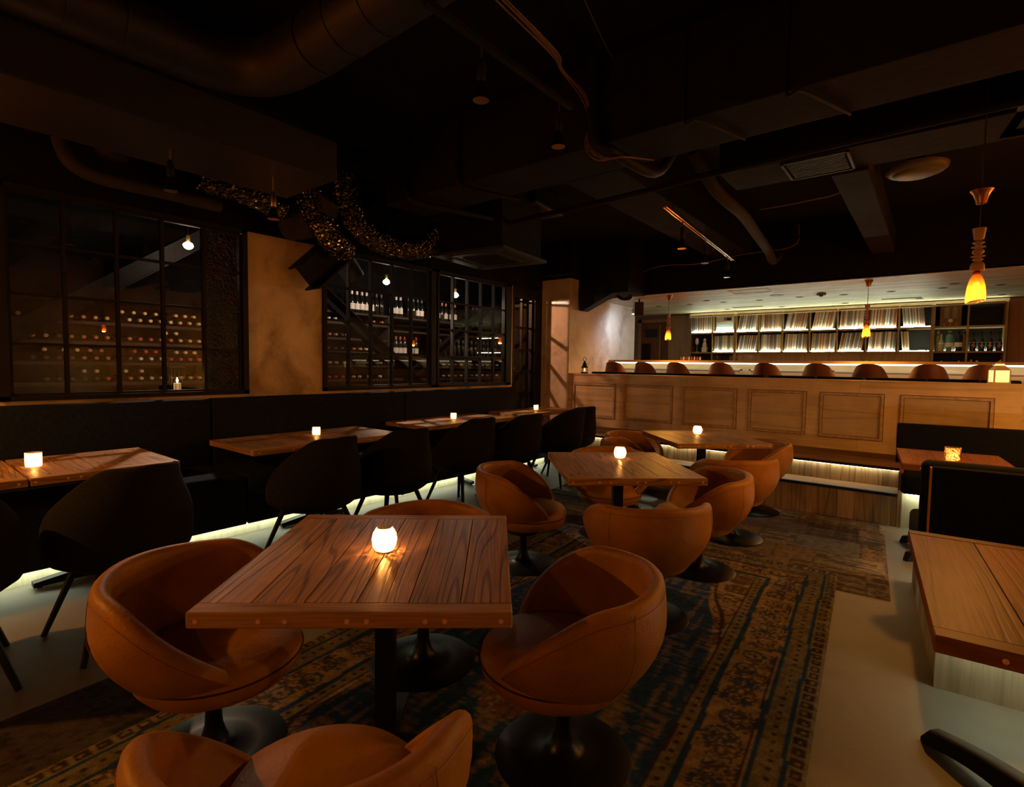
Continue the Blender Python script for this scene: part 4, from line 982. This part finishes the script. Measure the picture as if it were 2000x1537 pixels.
t = thing('smoke_detector', 'round smoke detector on the bar ceiling', 'detector', (-1.29, 8.62, 2.43)); MB().lathe([(.055, -.03), (.06, -.012), (.06, 0)], 24).build('body', M['dome'], t, True); MB().lathe([(.02, -.045), (.028, -.03)], 16).build('sensor', M['black'], t, True)
for x0, x1, y in ((-2.85, -2.36, 9.86), (-.66, -.18, 9.83)): tag(MB().box(x0, x1, y-.04, y+.04, 2.424, 2.43).build('slot_diffuser', plain('green_grey_slot', (.06, .07, .04), .6)), 'long narrow dark slot air diffuser in the bar ceiling, %s one' % ('left' if x0 < -1 else 'right'), 'diffuser')
m = MB()
for a, b, c_, d in ((-2.3, -1.8, 8.02, 8.03), (-2.3, -1.8, 7.68, 7.69), (-2.3, -2.29, 7.68, 8.03), (-1.81, -1.8, 7.68, 8.03)): m.box(a, b, c_, d, 2.425, 2.43)
tag(m.build('access_hatch', M['white']), 'thin outlined access hatch in the bar ceiling', 'hatch')
# grey speaker with a cool lamp beside it
t = thing('wall_speaker', 'grey box speaker hung from the bar ceiling at the left', 'speaker', (-3.72, 7.86, 2.28), .5)
MB().bbox(-.07, .07, -.06, .08, -.12, .10, .01).build('cabinet', M['unit'], t); MB().box(-.06, .06, -.064, -.06, -.11, .09).build('grille', M['unit'], t)
MB().box(-.012, .012, -.01, .01, .1, .15).build('bracket', M['black'], t)
t = thing('cool_spotlight', 'small cool white spotlight beside the hanging speaker', 'light', (-3.86, 7.95, 2.24)); MB().lathe([(.02, -.03), (.035, .03), (.02, .05)], 16).build('housing', M['white'], t, True); MB().lathe([(.024, -.034), (.003, -.032)], 14).build('lens', M['cool'], t, True)
MB().tube([(0, 0, .05), (0, 0, .19)], .006, 6).build('stem', M['white'], t)
point('cool_beam', (-3.80, 7.98, 2.19), 22, COOL, .03, math.radians(165), (-.8, .5, -1.0), 1)

# ================================================================== WINE ROOM
RX0, RX1 = -6.5, -6.82
def rack(y0, y1, boards, label):
    t = thing('wine_rack', label, 'rack', (RX0, (y0+y1)/2, 0)); o_ = (RX0, (y0+y1)/2, 0)
    for z in boards: loc_mb(MB().box(RX1, RX0, y0, y1, z-.03, z), 'shelf', M['shelfb'], t, False, o_)
    for y in (y0, y1): loc_mb(MB().box(RX1, RX0+.01, y-.02, y+.02, 0, boards[-1]), 'post', M['shelfb'], t, False, o_)
    return t
rack(-.5, 2.52, (.9, 1.115, 1.32, 1.525, 1.72, 1.955), 'long wine rack seen through the nearest window')
rack(2.95, 5.08, (.9, 1.11, 1.31, 1.51, 1.70, 1.92, 2.07), 'wine rack seen through the middle window')
rack(5.12, 7.9, (1.11, 1.30, 1.46, 1.86, 2.07), 'wine rack with standing bottles seen through the right hand window')
caps = dict(gold=(.70, .45, .16), red=(.55, .04, .05), white=(.80, .75, .66), cream=(.75, .62, .34), copper=(.50, .22, .10), black=(.05, .05, .05))
capm = {k: plain(k+'_foil_capsule', c, .35, spec=.7) for k, c in caps.items()}
def lying_mesh(mat):
    m = MB(); prof = [(.006, 0), (.0165, .001), (.0165, .05), (.0155, .075), (.037, .13), (.038, .30), (.030, .305)]
    seg = 12; m.lathe(prof, seg); m.mi = [1 if (k < seg*2) else 0 for k in range(seg*6)]+[1, 0]
    me = m.mesh('wine_bottle', [M['bottle'], mat]); smooth_mesh(me); return me
lym = {k: lying_mesh(m) for k, m in capm.items()}
def lay(y, z, k, where, grp):
    o = link('wine_bottle', lym[k], None, (RX0+.015, y, z), (0, -PI/2, random.uniform(-.03, .03)))
    tag(o, '%s capped wine bottle lying %s' % (k, where), 'bottle', '%s capped %s' % (k, grp))
R1 = [(1.72, 'top', ['gold']*9+['gold', 'cream', 'gold', 'cream', 'gold', 'cream', 'gold', 'gold', 'gold']), (1.525, 'second', ['gold', 'gold', 'black', 'copper', 'copper', 'copper', 'copper', 'copper', 'copper', 'red', 'red', 'copper', 'copper', 'gold', 'gold', 'gold']),
      (1.32, 'third', ['black', 'black', 'black', 'black', 'copper', 'copper', 'copper', 'black', 'black', 'white', 'white', 'white', 'red', 'red', 'red', 'red']), (1.115, 'lowest', ['black', 'black', 'black', 'black', 'black', 'red', 'red', 'copper', 'cream', 'cream', 'cream', 'black', 'gold', 'gold', 'gold'])]
for z, nm, ks in R1:
    n = len(ks); y = 2.42
    for k in reversed(ks):
        lay(y, z+.040, k, 'on the %s shelf of the nearest rack' % nm, 'bottles on the %s shelf of the nearest rack' % nm); y -= .094
for z, nm, ys2, ks in ((1.72, 'top', (2.37, 2.28, 2.19, 2.0, 1.9, 1.8, 1.7), 'gold'), (1.525, 'second', (2.19, 2.09), 'cream'), (1.32, 'third', (2.37, 2.28, 2.19), 'cream'), (1.32, 'third', (1.99, 1.90, 1.80), 'red'), (1.32, 'third', (1.09, 1.23, 1.33), 'cream'), (1.32, 'third', (1.43, 1.52), 'copper'), (1.115, 'lowest', (1.38, 1.48, 1.72, 1.86), 'cream')):
    for y in ys2: lay(y+.0, z+.115, ks, 'stacked second high on the %s shelf of the nearest rack' % nm, 'bottles stacked second high on the %s shelf of the nearest rack' % nm)
R2 = [(1.70, 'upper', (4.07, 4.17, 4.27, 4.35), ('copper', 'copper', 'black', 'white')), (1.51, 'middle', (4.05, 4.17, 4.27, 4.37, 4.46, 4.57, 4.67), ('black', 'black', 'black', 'red', 'copper', 'gold', 'white')),
      (1.31, 'lower', (4.08, 4.18, 4.31, 4.72, 4.93), ('gold', 'gold', 'gold', 'copper', 'copper')), (1.11, 'lowest', (4.07, 4.17, 4.28, 4.46, 4.56, 4.72, 4.92), ('red', 'red', 'red', 'cream', 'white', 'white', 'white')), (1.92, 'highest', (4.06, 4.16, 4.8, 4.95), ('white', 'white', 'copper', 'copper'))]
for z, nm, yy, kk in R2:
    for y, k in zip(yy, kk): lay(y, z+.04, k, 'on the %s shelf of the middle rack' % nm, 'bottles on the %s shelf of the middle rack' % nm)
for nm, z, y0, n in (('lowest', 1.11, 6.1, 12), ('second', 1.30, 6.1, 12)):
    for k in range(n): lay(y0+k*.14, z+.04, 'white' if k % 3 else 'copper', 'on the %s shelf of the far rack' % nm, 'bottles on the %s shelf of the far rack' % nm)
def stand_mesh(capk, lab):
    m = MB(); seg = 14; m.lathe([(.034, 0), (.037, .006), (.037, .19), (.030, .215), (.0155, .245), (.0145, .26), (.0165, .262), (.0165, .31), (.004, .312)], seg)
    m.mi = [1 if (k >= seg*6) else 0 for k in range(seg*8)]+[0, 1]
    if lab: m.cur = 2; b = len(m.mi); m.lathe([(.0378, .05), (.0378, .135)], seg, cap=False)
    me = m.mesh('wine_bottle', [M['bottle'], capm[capk], M['labelw']]); smooth_mesh(me); return me
sm = {(k, l): stand_mesh(k, l) for k in ('white', 'red', 'copper', 'black') for l in (True, False)}
def stand(y, z, k, l, where, x=RX0-.05):
    o = link('wine_bottle', sm[(k, l)], None, (x, y, z)); tag(o, '%s capped %s wine bottle standing %s' % (k, 'labelled' if l else 'plain dark', where), 'bottle', 'standing %s capped %s bottles %s' % (k, 'labelled' if l else 'plain', where))
for y in (4.46, 4.545, 4.63, 4.71, 4.80, 4.885, 4.97): stand(y, 2.07, 'white' if y < 4.75 else 'black', y < 4.84, 'on the top board of the middle rack')
for y in (5.17, 5.255, 5.34, 5.50, 5.60, 5.69, 5.775): stand(y, 2.07, 'white' if y < 5.4 else 'black', y < 5.36 or y > 5.65, 'atop the far rack, left group')
for y in (6.05, 6.14, 6.23, 6.32, 6.45, 6.54): stand(y, 2.07, 'copper', y != 6.23, 'atop the far rack, middle group')
for y in (7.0, 7.1, 7.22): stand(y, 2.07, 'black', False, 'atop the far rack, right group')
for y in (5.16, 5.25, 5.335, 5.42, 5.56, 5.66): stand(y, 1.46, 'red' if y in (5.42, 5.66) else 'copper', True, 'on the middle board of the far rack')
for k in range(14): stand(6.2+k*.11, 1.46, 'black', False, 'in the dark row of the far rack')
# diagonal steel braces in the wine room and the cut beam on the room side
def ibeam(p, q, depth, width, tf, name, label, mat, wdir=Vector((1, 0, 0))):
    p, q = Vector(p), Vector(q); d = (q-p); L_ = d.length; d.normalize(); b = d.cross(wdir).normalized(); a = wdir
    m = MB()
    def slab(a0, a1, b0, b1):
        vs = [P0+a*x+b*y for P0 in (p, q) for y in (b0, b1) for x in (a0, a1)]
        m.add(vs, [(0, 2, 3, 1), (4, 5, 7, 6), (0, 1, 5, 4), (2, 6, 7, 3), (0, 4, 6, 2), (1, 3, 7, 5)])
    slab(-width/2, width/2, -depth/2, -depth/2+tf); slab(-width/2, width/2, depth/2-tf, depth/2); slab(-tf/2, tf/2, -depth/2+tf, depth/2-tf)
    return tag(m.build(name, mat), label, 'beam')
brm = plain('grey_brown_steel', (.006, .005, .0045), .75, spec=.08)
ibeam((-6.1, -.3, .75), (-6.1, 2.6, 2.85), .16, .12, .012, 'steel_brace', 'diagonal steel brace behind the nearest window', brm)
ibeam((-6.1, 2.45, 3.18), (-6.1, 6.69, .01), .16, .12, .012, 'steel_brace', 'diagonal steel brace behind the middle window', brm)
ibeam((-6.1, 5.2, 1.2), (-6.1, 7.8, 2.9), .12, .1, .012, 'steel_brace', 'diagonal steel brace behind the right hand window', brm)
ibeam((-4.62, 2.63, 2.13), (-4.62, 3.75, 3.19), .26, .26, .016, 'cut_steel_beam', 'short dark steel I beam slanting down over the plaster between the windows', M['black'])
t = thing('flexible_duct', 'pale lagged duct elbow behind the middle window', 'duct', (-5.6, 3.6, 2.6)); MB().tube(bez([(.3, -.5, .6), (.15, -.25, .3), (0, .1, -.02), (0, .25, -.22)], 6), .13, 18, jitter=.02).build('sleeve', M['lag'], t, True)
# spot lamps in the wine room
for i, (y, z, lab) in enumerate(((2.04, 2.47, 'nearest'), (4.41, 2.43, 'middle'), (5.70, 2.40, 'right hand'))):
    t = thing('bulb_spotlight', 'bright hanging spotlight bulb behind the %s window' % lab, 'light', (-5.7, y, z))
    MB().lathe([(.008, -.042), (.034, -.028), (.044, -.006), (.036, .014), (.014, .028)], 20).build('bulb', M['winebulb'], t, True)
    MB().lathe([(.014, .028), (.018, .04), (.018, .09), (.008, .10)], 14).build('socket', M['brass'], t, True)
    MB().tube([(0, 0, .1), (0, 0, CZ-z)], .004, 6).build('cord', M['cabledk'], t)
    point('bulb_glow', (.0, 0, -.08), P_WINE, (1, .70, .52), .02).parent = t; point('bulb_beam', (.07, 0, -.03), P_WSPOT, (1, .66, .46), .02, math.radians(76 if i < 2 else 84), (1, 0 if i < 2 else .75, -1.4 if i < 2 else -.75), .5).parent = t

# ================================================================== CEILING SERVICES
tag(MB().bbox(-3.72, 2.39, 2.87, 3.31, 2.70, CZ, .01).build('ceiling_beam', M['beam']), 'massive dark concrete beam crossing the ceiling', 'beam')
tag(MB().bbox(-2.45, -1.95, 3.7, 7.5, 2.86, CZ, .01).build('ceiling_beam', M['beam']), 'smaller dark beam running toward the bar beyond the massive one', 'beam')
tag(MB().bbox(-.62, -.40, 4.3, 7.5, 2.70, 2.95, .01).build('ceiling_beam', M['beam']), 'narrow dark downstand beam right of the grille', 'beam')
m = MB().bbox(-3.93, -3.25, -2.1, 2.10, 2.60, 2.86, .008); tag(m.build('rectangular_duct', M['duct']), 'long flat rectangular duct at the upper left', 'duct')
t = thing('round_duct', 'round spiral duct with a bend at the top left', 'duct', (-3.1, 1.4, 2.97)); o_ = (-3.1, 1.4, 2.97)
cl = bez([(-3.12, -2.1, 2.97), (-3.12, -1, 2.97), (-3.12, 0, 2.97), (-3.12, .95, 2.97), (-3.09, 1.28, 2.97), (-2.93, 1.46, 2.97), (-2.6, 1.51, 2.97), (-2.2, 1.51, 2.97), (-1.2, 1.51, 2.97), (2.3, 1.51, 2.97)], 5)
loc_mb(MB().tube(cl, .145, 28), 'duct_body', M['duct'], t, True, o_)
for p, d in [((-3.12, y, 2.97), 1) for y in (-.1, .15, .40, .62, .84, 1.04)]+[((x, 1.51, 2.97), 0) for x in (-2.5, -2.25, -2.0, -1.7, -1.4)]:
    q = [(p[0], p[1]-.006, p[2]), (p[0], p[1]+.006, p[2])] if d else [(p[0]-.006, p[1], p[2]), (p[0]+.006, p[1], p[2])]
    loc_mb(MB().tube(q, .150, 28), 'seam_ring', M['duct'], t, True, o_)
for y in (.95,): loc_mb(MB().box(-3.28, -3.275, y-.015, y+.015, 2.86, 3.2), 'hanger', M['chrome'], t, False, o_)
# foil flexible ducts
t = thing('foil_duct', 'crinkled foil flexible ducts looping above the middle window', 'duct', (-4.1, 3, 2.6)); o_ = (-4.1, 3, 2.6)
def crinkle(pts, r, name, mat=None, n=10, seg=56):
    P = bez(pts, n if mat else n*2); rs = [r*(1+.05*(i % 2)+.05*math.sin(i*.9)) for i in range(len(P))]; return loc_mb(MB().tube(P, r, seg, rs=rs, jitter=.045), name, mat or M['foil'], t, False, o_)
crinkle([(-4.05, 2.70, 2.98), (-4.07, 2.72, 2.75), (-4.12, 2.95, 2.56), (-4.15, 3.30, 2.50), (-4.1, 3.65, 2.55), (-4.05, 3.82, 2.72)], .115, 'foil_sleeve', n=16)
crinkle([(-4.2, 2.45, 2.98), (-4.22, 2.47, 2.72), (-4.3, 2.7, 2.5), (-4.45, 2.95, 2.45)], .12, 'foil_sleeve', n=16)
crinkle([(-4.3, 1.6, 2.72), (-4.35, 2.0, 2.70), (-4.4, 2.3, 2.66)], .10, 'foil_sleeve', n=14)
crinkle([(-4.55, 2.42, 2.60), (-4.35, 2.55, 2.62), (-4.15, 2.6, 2.8)], .15, 'lagged_elbow', M['lag'], 5)
t = thing('lagged_pipe', 'fat lagged pipe bending above the nearest window', 'pipe', (-4.5, 1.2, 2.6)); o_ = (-4.5, 1.2, 2.6)
loc_mb(MB().tube(bez([(-4.5, .86, 3.15), (-4.5, .87, 2.75), (-4.5, 1.0, 2.60), (-4.5, 1.4, 2.585), (-4.5, 1.85, 2.58)], 6), .045, 12, jitter=.06), 'lagging', M['lag'], t, True, o_)
loc_mb(MB().lathe([(.02, 0), (.09, .01), (.10, .05), (.06, .10)], 22), 'end_boss', M['lag'], t, True, (0, 0, 0)).location = (-.02, -.05, .14)
# air conditioning cassettes
def cassette(x, y, z, s, rot, label):
    t = thing('air_conditioner', label, 'air conditioner', (x, y, z), rot); MB().bbox(-s/2, s/2, -s/2, s/2, 0, .035, .008).build('fascia', M['unit'], t)
    MB().box(-s*.44, s*.44, -s*.44, s*.44, .036, CZ-z).build('casing', M['black_matt'], t)
    g = MB()
    for k in range(9): g.box(-s*.24, s*.24, -s*.24+k*s*.06, -s*.24+k*s*.06+.012, -.006, 0)
    g.build('intake_grille', M['beam'], t)
    for k in range(4):
        a = k*PI/2; f = MB().box(-s*.3, s*.3, s*.34, s*.42, -.004, -.0005).build('outlet_flap', M['black'], t, False, None, a)
cassette(-3.62, 4.13, 2.43, .86, .12, 'square ceiling air conditioner above the middle banquette tables')
cassette(-3.50, 4.55, 2.98, .60, .1, 'second smaller dark ceiling unit behind the square air conditioner')
cassette(.62, 3.95, 2.72, .70, .12, 'grey air conditioner at the upper right edge of the picture')
# grille box
t = thing('grille_duct', 'box duct with a louvred grille beyond the massive beam', 'duct', (-.7, 4.15, 2.72)); MB().bbox(-.55, 2.9, -.28, .15, .0, .30, .006).build('box', M['beam'], t)
g = MB()
for k in range(10): g.box(-.13, .20, -.22+k*.032, -.205+k*.032, -.012, -.002)
g.build('louvre', M['unit'], t); MB().box(-.16, .23, -.25, -.235, -.014, 0).box(-.16, .23, .105, .12, -.014, 0).box(-.16, -.145, -.25, .12, -.014, 0).box(.215, .23, -.25, .12, -.014, 0).build('frame', M['unit'], t)
# dome light
t = thing('dome_light', 'unlit opal dome ceiling light at the upper right', 'light', (-.16, 4.82, 2.80)); MB().lathe([(.03, -.055), (.10, -.05), (.135, -.038), (.14, -.03), (.165, -.026), (.185, -.008), (.187, .0), (.19, .015)], 36).build('diffuser', M['dome'], t, True)
MB().box(-.05, .05, -.05, .05, .016, CZ-2.80).build('mounting_box', M['black'], t)
# pipes
def pipe(name, label, pts, r, mat, cat='pipe', n=6, bend=True):
    P = bez(pts, n) if bend else pts; o = MB().tube(P, r, 10).build(name, mat, None, True); return tag(o, label, cat)
pipe('conduit_pipe', 'thin straight pipe crossing the ceiling beyond the massive beam', [(-4.7, 4.0, 2.70), (-2.0, 3.85, 2.70), (-1.0, 3.80, 2.72), (2.35, 3.7, 2.74)], .022, M['beam'])
pipe('conduit_pipe', 'fat bent pipe hugging the massive beam beside the tan cables', [(-1.66, 2.80, 3.19), (-1.66, 2.80, 2.95), (-1.64, 2.80, 2.70), (-1.55, 2.86, 2.63), (-1.47, 3.3, 2.62), (-1.45, 3.6, 2.9)], .035, M['black'])
pipe('conduit_pipe', 'bent pipe dropping over the left end of the massive beam', [(-3.39, 2.83, 3.19), (-3.39, 2.83, 2.9), (-3.39, 2.83, 2.72), (-3.33, 2.9, 2.66), (-3.2, 3.3, 2.65), (-3.15, 3.6, 2.66)], .022, M['black'])
pipe('conduit_pipe', 'bent pipe dropping over the massive beam left of the hanging spotlight', [(-2.83, 2.83, 3.19), (-2.83, 2.83, 2.9), (-2.82, 2.83, 2.72), (-2.76, 2.9, 2.66), (-2.6, 3.3, 2.65)], .018, M['black'])
pipe('conduit_pipe', 'thin conduit on the face of the massive beam at the right', [(-.62, 2.86, 3.19), (-.62, 2.86, 2.71), (-.55, 2.9, 2.69), (-.40, 3.3, 2.69)], .008, M['black'])
pipe('conduit_pipe', 'thin conduit on the face of the massive beam right of the tan cables', [(-1.12, 2.86, 3.19), (-1.12, 2.86, 2.71), (-1.05, 2.9, 2.69), (-.92, 3.3, 2.69)], .006, M['black'])
pipe('conduit_pipe', 'thick insulated pipe beyond the beam left of the grille', [(-1.6, 4.3, 3.1), (-1.5, 4.6, 2.85), (-1.45, 5.2, 2.78), (-1.5, 5.9, 2.75), (-1.55, 6.6, 2.72), (-1.6, 7.1, 2.68), (-1.6, 7.4, 2.8)], .05, M['lag'])
for k in range(5):
    dx_, dz_ = -.016+.008*k, random.uniform(-.012, .012)
    pipe('tan_cable', 'tan cable in the sagging bundle at top centre, %s strand' % ['leftmost', 'second', 'middle', 'fourth', 'rightmost'][k], [(-1.46+dx_, 1.2, 2.90), (-1.46+dx_, 1.69, 2.86+dz_), (-1.48+dx_, 2.13, 2.84), (-1.53+dx_*.3, 2.27, 2.84), (-1.66+dx_, 2.70, 2.92+dz_), (-1.68+dx_*.4, 2.81, 2.82), (-1.70+dx_*1.6, 2.83, 2.70), (-1.62+dx_*1.5, 2.84, 2.60+dz_), (-1.50+dx_*.6, 2.9, 2.60), (-1.44, 3.2, 2.66)], .0045, M['cablecu'], 'cable')['group'] = 'tan cables over the beam'
pipe('thin_cable', 'single thin dark cable curving beside the tan cables', [(-1.2, 1.5, 3.1), (-1.25, 1.9, 3.0), (-1.35, 2.4, 2.95), (-1.5, 2.84, 3.1)], .004, M['cabledk'], 'cable')
pipe('thin_cable', 'long thin cable drooping along the lintel at the left of the bar', [(-3.9, 7.40, 2.62), (-3.2, 7.3, 2.80), (-2.6, 7.3, 2.78), (-2.0, 7.3, 2.84), (-1.4, 7.2, 2.85), (-1.35, 7.2, 3.1)], .008, M['cablecu'], 'cable')
pipe('thin_cable', 'thin looping cable left of the dome light', [(-1.3, 5.2, 2.8), (-.9, 5.1, 2.78), (-.62, 5.0, 2.80), (-.60, 4.8, 3.0)], .006, M['cablecu'], 'cable')
pipe('black_hose', 'looped black hoses at the left end of the lintel', [(-4.2, 7.3, 2.62), (-4.1, 7.3, 2.42), (-3.95, 7.3, 2.40), (-3.85, 7.3, 2.45), (-3.75, 7.3, 2.38), (-3.62, 7.32, 2.38), (-3.60, 7.34, 2.48), (-3.7, 7.36, 2.53)], .022, M['black'], 'hose')
pipe('black_hose', 'second looped black hose at the left end of the lintel', [(-4.15, 7.2, 2.60), (-4.0, 7.2, 2.40), (-3.8, 7.2, 2.43), (-3.68, 7.2, 2.36), (-3.55, 7.22, 2.42), (-3.6, 7.24, 2.55)], .014, M['black'], 'hose')
t = thing('duct_casing', 'black service casing at the top corner of the pale pier', 'casing', (-4.0, 6.9, 2.5)); MB().box(-.26, .55, .02, .58, -.08, .70).build('casing_box', M['black_matt'], t)
m = MB(); m.add([(-.26, .02, -.08), (-.26, .2, -.08), (.30, .2, -.08), (.30, .02, -.08), (-.25, .02, -.31), (-.25, .2, -.31), (-.20, .2, -.31), (-.20, .02, -.31)], [(0, 1, 5, 4), (1, 2, 6, 5), (2, 3, 7, 6), (3, 0, 4, 7), (4, 5, 6, 7), (0, 3, 2, 1)]); m.build('slanted_bracket', M['black'], t)
# track lights
def spot(loc, drop, label, rail_z, s=1.0, mat=None):
    t = thing('track_spotlight', label, 'light', loc, 0); mat = mat or M['black']
    MB().tube([(0, 0, 0), (0, 0, drop)], .006, 6).build('stem', M['chrome'], t); MB().lathe([(.016, -.10), (.020, -.09), (.020, -.02), (.012, 0)], 16).build('socket', mat, t, True)
    MB().lathe([(.036, -.175), (.034, -.165), (.018, -.11), (.016, -.10)], 20).build('reflector_bulb', M['black_gloss'], t, True); MB().lathe([(.037, -.182), (.034, -.178), (.004, -.176)], 20).build('bulb_face', M['copper'], t, True)
tr = thing('light_track', 'dark lighting track running beneath the ceiling top centre', 'track', (-1.63, 1.9, 2.78)); MB().box(-.016, .016, -.45, .62, -.012, .012).build('rail', M['black'], tr); MB().tube([(0, -.4, .012), (0, -.4, .42)], .005, 6).build('hanger_rod', M['black'], tr); MB().tube([(0, .55, .012), (0, .55, .42)], .005, 6).build('hanger_rod', M['black'], tr)
spot((-1.63, 1.78, 2.71), .06, 'hanging reflector spotlight left one on the top centre track', 2.78); spot((-1.63, 2.40, 2.71), .06, 'hanging reflector spotlight right one on the top centre track', 2.78)
tr = thing('light_track', 'metal lighting track catching light in front of the bar', 'track', (-1.77, 5.16, 2.60), .075); MB().box(-.018, -.006, -1.2, 1.2, -.012, .012).box(.006, .018, -1.2, 1.2, -.012, .012).box(-.018, .018, -1.2, 1.2, .004, .012).build('rail', M['copper'], tr)
for y in (-1.0, 0, 1.0): MB().tube([(0, y, .012), (0, y, .60)], .004, 6).build('hanger_rod', M['black'], tr)
for i, (x, y) in enumerate(((-1.715, 4.42), (-1.77, 5.16), (-1.84, 6.10))): spot((x, y, 2.54), .05, 'small spotlight on the metal track, %s' % ['nearest', 'middle one', 'farthest'][i], 2.6)
spot((-3.6, 1.20, 2.54), .06, 'spotlight hanging under the flat duct above the nearest window', 2.6); spot((-3.55, 1.80, 2.50), .12, 'spotlight at the far end of the flat duct', 2.6, mat=M['chrome'])
tr = thing('light_track', 'short black track by the pale pier with a single spotlight', 'track', (-4.35, 6.15, 2.62)); MB().box(-.3, .45, -.015, .015, -.012, .012).build('rail', M['black'], tr); MB().tube([(.25, 0, .012), (.25, 0, .58)], .006, 6).build('hanger_rod', M['black'], tr); MB().tube([(-.2, 0, .012), (-.2, 0, .58)], .006, 6).build('hanger_rod', M['black'], tr)
spot((-4.50, 6.15, 2.58), .03, 'black spotlight on the short track by the pale pier', 2.6)
print('records', count, 'objects', len(bpy.data.objects))
